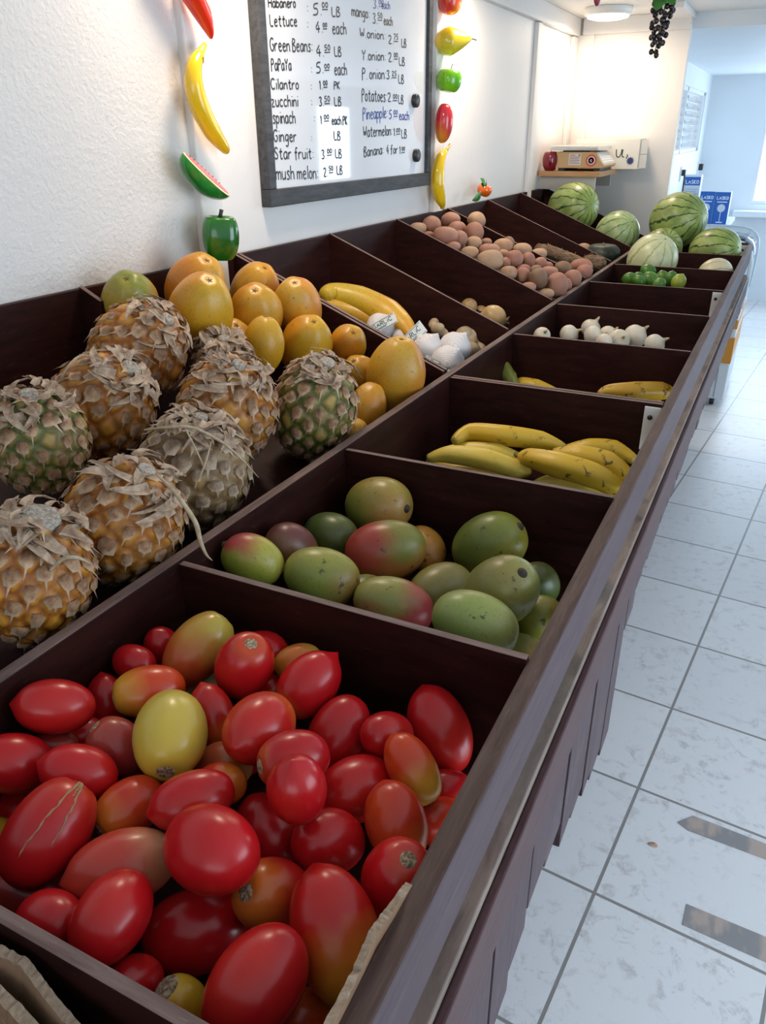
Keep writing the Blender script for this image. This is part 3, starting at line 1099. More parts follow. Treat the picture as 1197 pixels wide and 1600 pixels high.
MB().box((-.042, -.0712, .024), (.012, -.070, .070)).build('label', plain('paper_label', (.68, .58, .52), .6), sc, label='white paper label') if False else None
lb = MB().box((-.042, -.0712, .024), (.012, -.070, .070)).build('label_plate', plain('paper_label', (.70, .60, .55), .6), sc)
pr = MB()
for i in range(5):
    pr.box((-.038, -.0716, .030 + i * .0062), (.008 - .006 * (i % 2), -.0712, .0325 + i * .0062))
pr.box((.000, -.0716, .060), (.008, -.0712, .067)).box((-.036, -.0716, .062), (-.014, -.0712, .065))
pr.build('print', plain('grey_print', (.25, .20, .22), .6), lb)
stk = MB().lathe([(0, 0), (.0235, 0), (.0235, .0012), (0, .0012)], 32).build('sticker', plain('red_sticker', (.62, .06, .05), .45), sc)
stk.rotation_euler = (math.radians(90), 0, 0)
stk.location = (.062 - .005, -.070, .043)
rg = MB().lathe([(0, .0012), (.0125, .0012), (.0125, .0018), (0, .0018)], 28).build('sticker_centre', plain('grey_sticker_centre', (.32, .28, .26), .5), stk)
MB().lathe([(.0155, .0012), (.0175, .0012), (.0175, .0018), (.0155, .0018)], 28).build('sticker_ring', plain('pale_ring', (.75, .55, .50), .5), stk)
MB().box((-.006, -.002, .0018), (.004, .002, .0022)).box((-.002, -.007, .0018), (.003, .005, .0022)).build('sticker_emblem', plain('pale_emblem', (.66, .60, .55), .5), stk)

wb = empty('white_carton', (-.29, 4.045, sz))
tag(wb, 'open white carton with a blue starburst behind the scale on the shelf', 'box')
card_w = plain('white_card', (.78, .76, .70), .6)
MB().box((-.135, -.06, 0.0), (.155, -.057, .125)).box((-.135, .085, 0.0), (.155, .088, .125)).box((-.135, -.057, 0.0), (-.132, .085, .125)).box((-.132, -.057, 0), (.155, .085, .003)).box((-.132, -.057, .122), (.155, .085, .125)).build('carton_body', card_w, wb)
for (z0, z1) in ((.063, .122), (.004, .06)):
    fl = MB().box((0, -.055, z0), (.035, -.052, z1))
    f = fl.build('end_flap', plain('carton_flap_grey%d' % int(z0 * 1000), (.66, .65, .62), .6), wb)
    f.location = (.155, 0, 0)
MB().box((.1555, -.02, .09), (.1575, -.005, .105)).build('slot', black, wb)
lg = MB()
for pts in ([(0, 10), (0.5, 3), (2.5, 2), (4, 4), (4.6, 10)], [(5.4, 10), (5, 3), (7, 2.4)], [(9, 5), (10, 3.6), (8.6, 1)]):
    ribbon(lg, smooth_line(pts), .0045, Vector((.052, -.0604, .040)), Vector((.0055, 0, 0)), Vector((0, 0, .0042)), Vector((0, -1, 0)))
lg.build('lettering', plain('dark_green_print', (.03, .05, .03), .6), wb)
sb = []
for k in range(24):
    r_ = .019 if k % 2 == 0 else .012
    sb.append((.120 + r_ * math.cos(k * math.pi / 12), .034 + r_ * math.sin(k * math.pi / 12)))
MB().prism(sb, -.0606, -.0602).build('starburst', plain('navy_print', (.03, .05, .18), .6), wb)

apple('plastic_apple', 848, 247, 13, 16.5, 0, ((.22, .006, .018), (.26, .01, .03), (.16, .004, .012), 0, 7), 'dark red plastic apple on the shelf, left of the scale', 'plastic apple', None, .8, (0, 0, 1), 3.71)
for o in bpy.data.objects:
    if o.get('label') == 'dark red plastic apple on the shelf, left of the scale':
        zmin = min((o.matrix_basis @ v.co).z for v in o.data.vertices)
        o.location.z += sz - zmin
        o.location.x = XW + .042

# grapes hanging from the ceiling
P0 = at_y(1041, -6, 3.45)
gr = empty('plastic_grapes', (P0.x, P0.y, ZC))
tag(gr, 'bunch of black plastic grapes hanging from the ceiling by the partition edge', 'hanging plastic grapes')
grape_m = plain('black_grape_skin', (.022, .012, .018), .22)
rng = random.Random(11)
gm = bpy.data.meshes.new('grape')
g0 = blob(.0095, .0105, None, 10, 14)
gm.from_pydata(g0.v, [], g0.f)
gm.materials.append(grape_m)
for p_ in gm.polygons:
    p_.use_smooth = True
gpos = []
tries = 0
topz, botz = 0 - .045, -.215
while len(gpos) < 46 and tries < 6000:
    tries += 1
    t = rng.random()
    rr = (.038 * (1 - t) ** .7 + .007)
    a_ = rng.uniform(0, 6.283)
    q = Vector((rr * math.cos(a_) * rng.uniform(.6, 1) - .016 * t, rr * math.sin(a_) * rng.uniform(.6, 1), topz + (botz - topz) * t))
    if all((q - w).length > .0155 for w in gpos):
        gpos.append(q)
for q in gpos:
    g_ = bpy.data.objects.new('grape', gm)
    COL.objects.link(g_)
    g_.parent = gr
    g_.location = q
MB().tube([(0, 0, 0), (.002, 0, -.05), (-.008, 0, -.13), (-.015, 0, -.205)], [.0018, .003, .003, .0015], 8).build('stem', stem_green, gr, True)
for (dx, dy, dz, w) in ((-.02, -.05, -.075, .028), (.035, -.045, -.06, .026), (.0, -.055, -.03, .024)):
    m = MB()
    leaf(m, (0, -.005, -.012), (dx, dy, dz), w, (0, -.6, .8))
    m.build('leaf', leaf_g, gr, True)
# pink plastic fruit tip showing at the top edge
P = at_y(933, 1, 3.40)
pk = empty('plastic_radish', (P.x, P.y, ZC))
tag(pk, 'dark pink plastic fruit hanging at the top edge, before the ceiling lamp', 'hanging plastic fruit')
hz = P.z - ZC
o = blob(.013, .03, None, 14, 18).build('fruit', plain('dark_pink_plastic', (.30, .03, .07), .25), pk, True)
o.location = (0, 0, hz + .012)
MB().tube([(0, 0, 0), (0, 0, hz + .035)], .0012, 6).build('string', plain('nylon_string', (.7, .7, .68), .4), pk)

# =================================================================== freezer behind the stand
YF = 4.42
fz = empty('display_freezer', (.05, YF, 0))
tag(fz, 'white display freezer with curved glass top and orange band, behind the stand', 'freezer')
zf = lambda py: at_y(1135, py, YF).z
fwhite = plain('freezer_white', (.66, .72, .78), .35)
forange = plain('freezer_orange', (.62, .27, .03), .4)
FX0, FX1, FL = -.18, .398, .68
fx = lambda x: x - .05
zb, z1, z2, z3, z4, zt = .045, zf(568), zf(527), zf(513), zf(499), .535
MB().box((fx(FX0), 0, zb), (fx(FX1), FL, zt)).build('cabinet', fwhite, fz, bevel=.006)
MB().box((fx(FX0), -.0035, z1), (fx(FX1 + .002), FL * .99, z2)).build('orange_band', forange, fz, bevel=.001)
MB().box((fx(FX0), -.0035, z3), (fx(FX1 + .002), FL * .99, z4)).build('orange_band', forange, fz, bevel=.001)
MB().box((fx(.345), -.004, zb + .01), (fx(.349), -.0005, z1 - .004)).build('panel_seam', plain('seam_grey', (.25, .28, .32), .6), fz)
for (cx_, cy_) in ((.34, .05), (-.13, .05), (.34, .62), (-.13, .62)):
    w_ = MB().lathe([(0, -.012), (.021, -.012), (.023, -.008), (.023, .008), (.021, .012), (0, .012)], 20)
    c_ = w_.build('caster', black, fz, True)
    c_.rotation_euler = (0, math.radians(90), 0)
    c_.location = (fx(cx_), cy_, .0232)
MB().box((fx(.32), .02, .04), (fx(.36), .08, .05)).build('caster_plate', black, fz)
arc = [(.398, .535), (.403, .60), (.406, .69), (.405, .76), (.397, .805), (.380, .832), (.352, .851), (.31, .861), (.24, .864), (.0, .864), (-.18, .864)]
gp = MB()
inner = [(x - .006 if i < 6 else x, z - .006) for i, (x, z) in enumerate(arc)]
for i in range(len(arc) - 1):
    q = [arc[i], arc[i + 1], inner[i + 1], inner[i]]
    gp.prism([(fx(x), z) for x, z in q], .0, FL)
gp.build('curved_glass', glass, fz, True)
MB().prism([(fx(x), z) for x, z in [(-.18, .535)] + inner[:]], .004, .010).build('glass_end', glass, fz)
MB().tube([(fx(x), .002, z) for x, z in arc], .011, 10).build('glass_edge_trim', plain('pale_blue_trim', (.62, .74, .84), .2), fz, True)
MB().tube([(fx(x), FL - .002, z) for x, z in arc], .009, 10).build('glass_edge_trim', MATS['pale_blue_trim'], fz, True)
MB().box((fx(-.18), .02, .55), (fx(.38), FL - .02, .60)).build('basket_floor', plain('basket_blue_white', (.62, .70, .78), .4), fz)

# =================================================================== fan cartons on a side counter
ct = empty('side_counter', (-.06, 7.0, 0))
tag(ct, 'low white counter behind the freezer carrying the fan cartons', 'counter')
CZ = .715
MB().box((-.185, -.42, CZ - .03), (.185, .45, CZ)).build('counter_top', fwhite, ct, bevel=.003)
for (a_, b_) in ((-.17, -.40), (.14, -.40), (-.17, .40), (.14, .40)):
    MB().box((a_, b_, 0), (a_ + .03, b_ + .03, CZ - .03)).build('leg', fwhite, ct)
fan_blue = plain('carton_blue', (.015, .11, .42), .45)
fan_white = plain('carton_white', (.66, .72, .78), .5)
fan_print = plain('carton_white_print', (.70, .80, .90), .5)


def lasko(mb, x0, x1, z0, h, y):
    st, wd = glyph_strokes('LASKO')
    for s_ in st:
        ribbon(mb, smooth_line(s_), h * .2, Vector((x0, y, z0)), Vector(((x1 - x0) / wd, 0, 0)), Vector((0, 0, h / 10)), Vector((0, -1, 0)))


def fan_box(px0, px1, pyt, yy, d, z0, tall, label):
    a_, b_ = at_y(px0, pyt, yy), at_y(px1, pyt, yy)
    w, h = b_.x - a_.x, a_.z - z0
    e = empty('fan_carton', ((a_.x + b_.x) / 2, yy, z0))
    tag(e, label, 'box', 'fan cartons')
    MB().box((-w / 2, 0, 0), (w / 2, d, h)).build('carton', fan_white if tall else fan_blue, e, bevel=.0015)
    if not tall:
        MB().box((w / 2, .001, .001), (w / 2 + .001, d - .001, h - .001)).build('side_panel', fan_white, e)
        MB().box((-w / 2 + .001, .001, h), (w / 2 - .001, d - .001, h + .001)).build('top_panel', fan_white, e)
    m = MB()
    if tall:
        MB().box((-w / 2 + .004, -.0008, h - .075), (w / 2 - .004, 0, h - .015)).build('header_panel', fan_blue, e)
        lasko(m, -w * .36, w * .38, h - .063, .026, -.0010)
    else:
        lasko(m, -w * .38, w * .38, h - .052, .022, -.0004)
    m.build('brand_lettering', fan_print, e)
    m = MB()
    if tall:
        for i in range(5):
            m.box((-w * .38, -.0006, h - .105 - i * .016), (w * (.38 - .1 * (i % 2)), 0, h - .101 - i * .016))
        pm = plain('carton_grey_print', (.40, .45, .50), .5)
    else:
        m.box((-w * .34, -.0006, h - .072), (w * .34, 0, h - .066))
        pm = fan_print
    m.build('small_print', pm, e)
    r_ = w * .27
    zc_ = h * .52 if not tall else h * .42
    fp = MB().lathe([(r_ * .30, 0), (r_, 0), (r_, .0008), (r_ * .30, .0008)], 28).build('fan_picture', plain('fan_print%d' % px0, (.55, .62, .68) if not tall else (.30, .34, .38), .5), e)
    fp.rotation_euler = (math.radians(90), 0, 0)
    fp.location = (0, 0, zc_)
    if not tall:
        MB().box((-.002, -.0006, h * .10), (.002, 0, zc_ - r_)).box((-w * .22, -.0006, h * .075), (w * .22, 0, h * .105)).build('fan_stand_picture', fan_print, e)


fan_box(1070, 1097, 273, 6.85, .10, CZ, True, 'tall white fan carton with a blue header, leftmost on the counter')
fan_box(1095.5, 1119, 299, 6.70, .10, CZ, False, 'blue fan carton standing between the white carton and another blue one')
fan_box(1119.6, 1143, 300, 6.70, .10, CZ, False, 'blue fan carton at the right end, nearest the far window')
# plug and cable on the wall of the back room
P = at_x(1063.5, 272, XFL)
pc = empty('power_cable', P)
tag(pc, 'black plug and cable on the back room wall, left of the cartons', 'cable')
MB().box((0.0005, -.045, -.05), (.008, .045, .05)).build('socket_plate', plain('socket_white', (.70, .74, .78), .4), pc, bevel=.002)
MB().box((.008, -.02, -.012), (.035, .02, .03)).build('plug', black, pc, bevel=.004)
MB().tube([(.03, 0, -.01), (.032, 0, -.05), (.028, .04, -.13), (.022, .0, -.21), (.018, -.08, -.30)], .006, 8).build('cable', black, pc, True)
P = at_x(1090.5, 262, XFL)
pg = empty('wall_plug', P)
tag(pg, 'small black plug in the wall socket, above the blue cartons', 'plug')
MB().box((0.0005, -.045, -.05), (.008, .045, .05)).build('socket_plate', MATS['socket_white'], pg, bevel=.002)
MB().box((.008, -.025, -.02), (.04, .025, .03)).build('plug', black, pg, bevel=.004)

# =================================================================== tape strips and a petal on the floor
tape = NT('worn_brown_tape')
tv = tape.coord('Object')
tape.color(tape.mix(tape.ramp(tape.noise(tape.coord('Object', (2.2, 1, 1), (.3, 0, 0), (0, 0, .6)), 4.5, 4), [(.50, 0.0), (.57, 1.0)]), (.46, .37, .33), (.27, .265, .27))).set(Roughness=.55)
for q, lab in (([(1058, 1285), (1083, 1275), (1215, 1326), (1215, 1350), (1075, 1298)], 'worn tape strip on the tiles with a torn left end'),
               ([(1073, 1413), (1215, 1472), (1215, 1512), (1066, 1445)], 'worn tape strip on the tiles, the lower one with a straight end')):
    pts = [at_z(a_, b_, 0.0) for a_, b_ in q]
    c_ = sum(pts, Vector()) / len(pts)
    n_ = len(pts)
    m = MB().add([p_ - c_ + Vector((0, 0, .0012)) for p_ in pts] + [p_ - c_ + Vector((0, 0, .0004)) for p_ in pts],
                 [tuple(range(n_)), tuple(range(2 * n_ - 1, n_ - 1, -1))] + [(i, (i + 1) % n_, (i + 1) % n_ + n_, i + n_) for i in range(n_)])
    o = m.build('floor_tape', tape.m)
    o.location = c_
    tag(o, lab, 'tape', 'tape strips on the floor')
P = at_z(1020, 1321, 0)
o = blob(.010, .0014, lambda u, ph, q: Vector((q.x, q.y * (.6 + .2 * math.sin(ph)), q.z + .0008 * math.sin(ph * 2))), 8, 16).build('fallen_petal', plain('brown_petal', (.48, .30, .20), .6), None, True)
o.location = P + Vector((0, 0, .0018))
tag(o, 'small brown petal lying on a white floor tile above the tape strips', 'petal')

# =================================================================== cardboard
card = wood('brown_cardboard', (.20, .115, .065), (.30, .185, .115), (3, 3, 1), .75, 0, .15)
card_edge = wood('torn_cardboard_edge', (.26, .18, .12), (.48, .36, .26), (30, 30, 4), .85, 0, .5)


def card_sheet(name, pts, zt, h, th, parent=None, lean=(0, 0), org=Vector()):
    """upright sheet; pts is its top edge as (x, y, z), torn along the top"""
    m = MB()
    rr = random.Random(len(pts) + int(h * 1000))
    P_ = []
    for a_, b_ in zip(pts, pts[1:]):
        for k in range(10):
            P_.append(Vector(a_).lerp(Vector(b_), k / 10))
    P_.append(Vector(pts[-1]))
    n = len(P_)
    vs = []
    for i, q in enumerate(P_):
        d = (P_[min(i + 1, n - 1)] - P_[max(i - 1, 0)])
        s_ = Vector((d.y, -d.x, 0)).normalized() * th
        j = rr.uniform(-.0012, .0012)
        low = Vector((lean[0], lean[1], -h))
        vs += [q - org + Vector((0, 0, j)), q - org + s_ + Vector((0, 0, rr.uniform(-.002, .001))), q - org + s_ + low, q - org + low]
    fs, mi = [], []
    for i in range(n - 1):
        a0, b0 = i * 4, i * 4 + 4
        m.add([], [])
        fs = [(a0 + 1, b0 + 1, b0 + 2, a0 + 2), (a0 + 2, b0 + 2, b0 + 3, a0 + 3), (a0 + 3, b0 + 3, b0, a0)]
        m.f += fs
        m.mi += [0] * 3
        m.f.append((a0, b0, b0 + 1, a0 + 1))
        m.mi.append(1)
    m.v = [tuple(v) for v in vs]
    m.f += [(0, 1, 2, 3), (n * 4 - 1, n * 4 - 2, n * 4 - 3, n * 4 - 4)]
    m.mi += [0, 0]
    return m.build(name, [card, card_edge], parent)


pz = lambda a_, b_, z: tuple(at_z(a_, b_, z) + Vector((0, -.007, 0)))
cb = empty('cardboard_carton', (.12, .08, .787))
tag(cb, 'brown corrugated carton with torn flaps in the nearest bin', 'cardboard box')
co = Vector(cb.location)
card_sheet('carton_wall', [pz(-70, 1402, .921), pz(0, 1452, .921), pz(60, 1482, .919), pz(100, 1535, .912), pz(150, 1592, .906), pz(215, 1680, .90)], 0, .112, .0055, cb, (0, -.02), co)
card_sheet('carton_wall', [pz(-70, 1452, .915), pz(0, 1508, .912), pz(50, 1553, .908), pz(100, 1608, .905), pz(150, 1680, .90)], 0, .105, .0065, cb, (0, -.03), co)
card_sheet('carton_wall', [pz(-70, 1475, .905), pz(0, 1530, .902), pz(50, 1582, .897), pz(80, 1640, .89)], 0, .095, .006, cb, (0, -.02), co)
MB().box((-.11, -.28, .001), (.215, .05, .006)).build('carton_base', card, cb)
o = card_sheet('cardboard_liner', [(.3975, .19, .931), (.3965, .24, .929), (.3955, .262, .934), (.397, .285, .930), (.3975, .31, .923)], 0, .125, .005, None, (0, 0), Vector((.395, .25, .80)))
o.location = (.395, .25, .80)
tag(o, 'torn cardboard liner along the outer rail beside the nearest tomatoes', 'cardboard liner')


# =================================================================== produce
# each row: kind, centre x y z, half width, half length, axis x y z, stem shown
PLACED = {
    'tomato': [
        ('red', 0.1413, 0.4866, 0.8874, 0.029, 0.0383, 0.376, -0.083, 0.919, 1),
        ('bigred', 0.3541, 0.2917, 0.8669, 0.0296, 0.0453, 0.666, -0.514, -0.558, 1),
        ('red', 0.3313, 0.232, 0.8805, 0.0279, 0.0378, 0.209, 0.872, 0.335, 0),
        ('red', 0.2557, 0.2886, 0.902, 0.0295, 0.039, 0.974, -0.176, 0.233, 0),
        ('yellow', 0.1411, 0.3778, 0.8885, 0.0317, 0.0418, 0.533, -0.821, -0.173, 1),
        ('red', 0.2062, 0.5004, 0.877, 0.0273, 0.036, -0.331, -0.801, -0.479, 1),
        ('cracked', 0.1212, 0.2605, 0.8804, 0.0303, 0.042, 0.038, 0.825, 0.421, 1),
        ('red', 0.2877, 0.3528, 0.9137, 0.0227, 0.0299, -0.026, 0.134, -0.993, 0),
        ('red', 0.3718, 0.3507, 0.8659, 0.0263, 0.0347, 0.349, -0.134, 0.928, 1),
        ('redor', 0.2904, 0.3077, 0.8513, 0.0261, 0.0344, -0.223, -0.659, 0.72, 1),
        ('red', 0.2189, 0.2263, 0.8842, 0.0246, 0.0325, -0.179, 0.923, -0.014, 0),
        ('red', 0.3306, 0.5334, 0.843, 0.0288, 0.0429, 0.597, -0.417, -0.675, 0),
        ('orange', 0.3388, 0.4509, 0.8687, 0.0208, 0.0328, 0.715, -0.338, -0.604, 1),
        ('orred', 0.3473, 0.4011, 0.8592, 0.0247, 0.0329, 0.583, -0.505, -0.634, 0),
        ('orred', 0.1467, 0.3155, 0.8636, 0.023, 0.0304, -0.198, -0.929, -0.019, 1),
        ('orange', 0.075, 0.4225, 0.8792, 0.0245, 0.0348, -0.691, -0.705, 0.047, 1),
        ('orgreen', 0.0753, 0.4972, 0.8801, 0.0291, 0.0436, 0.274, 0.771, 0.54, 1),
        ('redor', 0.209, 0.4146, 0.8928, 0.029, 0.0383, -0.062, 0.963, -0.224, 0),
        ('red', 0.2596, 0.3903, 0.8985, 0.0235, 0.031, -0.588, -0.783, 0.169, 1),
        ('red', 0.2067, 0.3267, 0.8896, 0.022, 0.033, 0.644, 0.73, 0.052, 0),
        ('red', 0.0328, 0.3527, 0.8985, 0.0241, 0.0344, 0.714, 0.643, -0.295, 0),
        ('red', 0.0954, 0.3154, 0.8796, 0.0229, 0.032, 0.805, 0.472, -0.435, 0),
        ('red', 0.0352, 0.2998, 0.8781, 0.025, 0.033, 0.536, 0.697, -0.5, 0),
        ('red', 0.2951, 0.4317, 0.844, 0.0279, 0.0368, 0.542, 0.834, -0.072, 0),
        ('red', 0.3045, 0.366, 0.8529, 0.0253, 0.0334, 0.339, 0.731, -0.592, 0),
        ('red', 0.2506, 0.3594, 0.8448, 0.0241, 0.0318, 0.827, -0.412, -0.44, 0),
        ('pale', 0.1843, 0.2689, 0.8666, 0.0268, 0.0402, 0.631, 0.729, -0.057, 0),
        ('red', 0.2438, 0.2721, 0.8266, 0.0294, 0.0388, 0.731, 0.65, -0.073, 0),
        ('red', 0.251, 0.4779, 0.8535, 0.027, 0.036, 0.205, 0.758, 0.608, 0),
        ('red', 0.1712, 0.2124, 0.867, 0.0205, 0.027, 0.978, -0.041, 0.295, 0),
        ('redor', 0.1422, 0.4319, 0.8684, 0.0204, 0.03, 0.586, -0.328, -0.764, 0),
        ('dull', 0.0909, 0.3624, 0.8674, 0.0228, 0.0301, -0.621, -0.233, 0.805, 1),
        ('red', 0.122, 0.5407, 0.8592, 0.0246, 0.0324, 0.932, -0.079, 0.354, 0),
        ('yellowor', 0.1732, 0.533, 0.8708, 0.0184, 0.0249, 0.75, 0.639, 0.136, 0),
        ('red', 0.2996, 0.4819, 0.8657, 0.0209, 0.0277, 0.389, 0.781, -0.488, 0),
        ('orred', 0.2013, 0.3662, 0.868, 0.0182, 0.0241, 0.924, 0.036, 0.38, 0),
        ('orred', 0.368, 0.4489, 0.8224, 0.021, 0.0277, 0.579, 0.7, -0.417, 0),
        ('red', 0.3579, 0.4885, 0.8194, 0.0175, 0.0233, 0.918, 0.394, 0.049, 0),
        ('yelloworange', 0.2803, 0.217, 0.8448, 0.0167, 0.0221, -0.444, -0.141, 0.929, 1),
        ('orange', 0.3502, 0.2564, 0.8233, 0.018, 0.0238, 0.579, 0.626, -0.522, 0),
        ('red', 0.2394, 0.2164, 0.842, 0.0173, 0.0228, 0.171, 0.623, -0.763, 0),
        ('red', 0.0205, 0.417, 0.8521, 0.0178, 0.0267, 0.46, -0.403, -0.808, 0),
        ('red', 0.02, 0.5032, 0.8594, 0.0193, 0.0255, 0.153, 0.247, -0.971, 0),
        ('red', 0.0249, 0.4567, 0.8732, 0.0183, 0.0241, 1.012, 0.014, -0.018, 0),
        ('palegreen', 0.0737, 0.4998, 0.8237, 0.0191, 0.0253, 0.561, 0.75, -0.35, 0),
        ('dullor', 0.1774, 0.3992, 0.8486, 0.0218, 0.0288, 0.913, -0.019, 0.407, 0),
        ('dull', 0.032, 0.3426, 0.8583, 0.0163, 0.0215, 0.884, 0.466, -0.03, 0),
        ('red', 0.0255, 0.299, 0.8182, 0.0193, 0.0255, 0.946, 0.208, 0.248, 0),
        ('yelloworange', 0.0422, 0.2645, 0.8305, 0.016, 0.0212, -0.081, 0.672, -0.736, 0),
        ('dull', 0.1045, 0.2412, 0.8212, 0.0221, 0.0321, 0.796, 0.505, -0.418, 0),
        ('red', 0.0286, 0.3766, 0.8425, 0.0183, 0.0244, 0.723, 0.647, -0.243, 0),
        ('pale', 0.2481, 0.3886, 0.8138, 0.0166, 0.0222, 0.856, 0.509, -0.094, 0),
        ('red', 0.1559, 0.5148, 0.8341, 0.0225, 0.0298, 0.662, 0.696, -0.278, 0),
        ('redor', 0.2804, 0.4928, 0.8175, 0.0159, 0.022, 0.892, 0.451, -0.015, 0),
        ('red', 0.163, 0.4398, 0.8204, 0.0209, 0.0276, 0.262, 0.783, -0.563, 0),
        ('red', 0.1078, 0.3902, 0.821, 0.0216, 0.0285, 0.32, 0.772, -0.55, 0),
    ],
    'mango': [
        ('blush', 0.1379, 0.8073, 0.8543, 0.0429, 0.0549, -0.851, -0.508, -0.135, 1),
        ('greenyellow', 0.0775, 0.9057, 0.8668, 0.0431, 0.0539, 0.957, -0.212, 0.196, 1),
        ('redbelly', 0.2029, 0.6963, 0.8519, 0.0337, 0.0491, 0.931, 0.293, -0.218, 0),
        ('green', 0.2497, 0.9049, 0.8426, 0.0444, 0.0555, 0.754, 0.056, 0.657, 1),
        ('olive', 0.3197, 0.7367, 0.8796, 0.0415, 0.0518, 0.556, -0.275, 0.788, 1),
        ('lightgreen', 0.3191, 0.6552, 0.8852, 0.037, 0.0472, 0.951, 0.136, -0.255, 0),
        ('limegreen', 0.1122, 0.6843, 0.8747, 0.0358, 0.0467, 0.892, 0.335, -0.31, 0),
        ('redyellow', 0.0372, 0.6507, 0.8965, 0.0308, 0.0385, -0.826, -0.29, 0.491, 1),
        ('darkred', 0.0361, 0.7347, 0.8674, 0.0352, 0.0439, 0.069, 0.659, -0.75, 0),
        ('darkgreen', 0.0445, 0.8206, 0.8491, 0.036, 0.0449, 0.904, -0.345, 0.252, 0),
        ('orangegreen', 0.1546, 0.8974, 0.8187, 0.0314, 0.0393, 0.68, -0.719, -0.14, 0),
        ('dullorange', 0.2232, 0.7942, 0.8237, 0.0365, 0.0457, 0.493, 0.872, -0.018, 0),
        ('darkgreen', 0.3325, 0.8703, 0.8204, 0.0288, 0.0359, 0.13, 0.615, -0.776, 0),
        ('yellowgreen', 0.3586, 0.7734, 0.8243, 0.0309, 0.0386, 0.459, -0.087, 0.893, 0),
        ('limegreen', 0.3557, 0.7191, 0.8186, 0.0222, 0.0277, 0.948, -0.272, 0.109, 0),
        ('olive', 0.1477, 0.7369, 0.8262, 0.0295, 0.0368, 0.288, 0.742, -0.605, 0),
    ],
    'pineapple': [
        ('ripe', -0.3514, 0.9105, 1.0472, 0.0794, 0.0889, 0.758, 0.105, 0.674, 1),
        ('ripe', -0.2944, 0.7652, 1.0075, 0.077, 0.088, 0.69, 0.154, 0.727, 1),
        ('green', -0.2585, 0.6221, 1.01, 0.0663, 0.0742, 0.249, -0.187, 0.946, 1),
        ('ripe', -0.1658, 0.887, 0.9833, 0.079, 0.0885, 0.417, -0.094, 0.908, 1),
        ('dry', -0.2616, 1.0068, 1.0071, 0.0534, 0.0599, 0.322, -0.219, 0.922, 1),
        ('dry', -0.1128, 0.7383, 0.9522, 0.079, 0.0884, 0.308, -0.073, 0.95, 1),
        ('green', -0.0956, 1.0199, 0.9565, 0.0727, 0.0955, 0.395, -0.142, 0.91, 1),
        ('ripe', -0.0952, 0.5848, 0.9494, 0.0736, 0.0824, 0.481, 0.143, 0.864, 1),
        ('ripe', -0.0852, 0.4447, 0.9522, 0.0653, 0.0783, 0.302, 0.108, 0.944, 1),
        ('greentop', -0.4396, 0.9947, 1.097, 0.0467, 0.0677, 0.426, -0.47, 0.765, 1),
        ('ripe', -0.4277, 1.1584, 1.099, 0.0524, 0.0759, 0.627, -0.18, 0.775, 1),
        ('yellow', -0.3301, 1.0471, 1.0838, 0.0534, 0.0775, 0.551, -0.226, 0.814, 1),
        ('ripe', -0.4115, 1.3197, 1.0665, 0.0483, 0.07, 0.588, -0.173, 0.803, 1),
        ('ripe', -0.3335, 1.2135, 1.0496, 0.0486, 0.0704, 0.374, -0.511, 0.772, 1),
        ('spotted', -0.3069, 1.315, 1.044, 0.0484, 0.0702, 0.256, -0.456, 0.851, 1),
        ('ripe', -0.3394, 1.1331, 1.0103, 0.0389, 0.0563, 0.574, -0.309, 0.765, 1),
        ('yellow', -0.2557, 1.1178, 1.0205, 0.0363, 0.0527, 0.11, 0.145, 0.986, 1),
        ('yellow', -0.2511, 1.252, 0.9907, 0.0481, 0.0697, 0.513, -0.334, 0.794, 1),
        ('ripe', -0.2022, 1.3271, 0.9791, 0.0369, 0.0535, 0.56, -0.51, 0.654, 1),
        ('ripe', -0.1609, 1.3054, 0.9261, 0.0366, 0.0531, 0.027, -0.639, 0.768, 1),
        ('spotted', -0.074, 1.2855, 0.9421, 0.0546, 0.0792, 0.185, -0.095, 0.978, 1),
        ('ripe', -0.0866, 1.1864, 0.9051, 0.0338, 0.0513, 0.128, 0.41, 0.904, 1),
        ('ripe', -0.0789, 1.0995, 0.8862, 0.029, 0.042, 0.893, -0.031, 0.45, 0),
    ],
    'potato': [
        ('tan', -0.4486, 2.2222, 1.1043, 0.0163, 0.0255, 0.914, 0.406, -0.003, 0),
        ('pink', -0.4268, 2.2747, 1.1098, 0.0258, 0.0323, 0.255, 0.964, -0.079, 0),
        ('pink', -0.4313, 2.4381, 1.1074, 0.0229, 0.03, 0.929, 0.37, 0.0, 0),
        ('pink', -0.3864, 2.385, 1.0886, 0.0235, 0.0294, 0.588, 0.807, -0.055, 0),
        ('tan', -0.392, 2.5687, 1.0963, 0.0261, 0.0326, 0.42, 0.905, -0.065, 0),
        ('pink', -0.3314, 2.3906, 1.0777, 0.0292, 0.0365, -0.197, 0.825, -0.533, 0),
        ('pink', -0.364, 2.2317, 1.0853, 0.0243, 0.0379, 0.927, 0.375, 0.001, 0),
        ('pink', -0.3416, 2.2863, 1.0707, 0.0237, 0.0296, -0.357, 0.927, -0.115, 0),
        ('pink', -0.4175, 2.2282, 1.0836, 0.0122, 0.0178, 0.919, 0.394, -0.001, 0),
        ('pink', -0.3328, 2.217, 1.057, 0.0151, 0.0241, 0.931, 0.366, 0.003, 0),
        ('tan', -0.311, 2.3309, 1.055, 0.0198, 0.025, 0.939, 0.343, 0.006, 0),
        ('tan', -0.2821, 2.2192, 1.0428, 0.0175, 0.026, 0.938, 0.348, 0.006, 0),
        ('tan', -0.2892, 2.2466, 1.0324, 0.0122, 0.0177, 0.938, 0.347, 0.007, 0),
        ('pink', -0.3126, 2.4536, 1.0438, 0.0142, 0.0177, 0.809, 0.588, -0.027, 0),
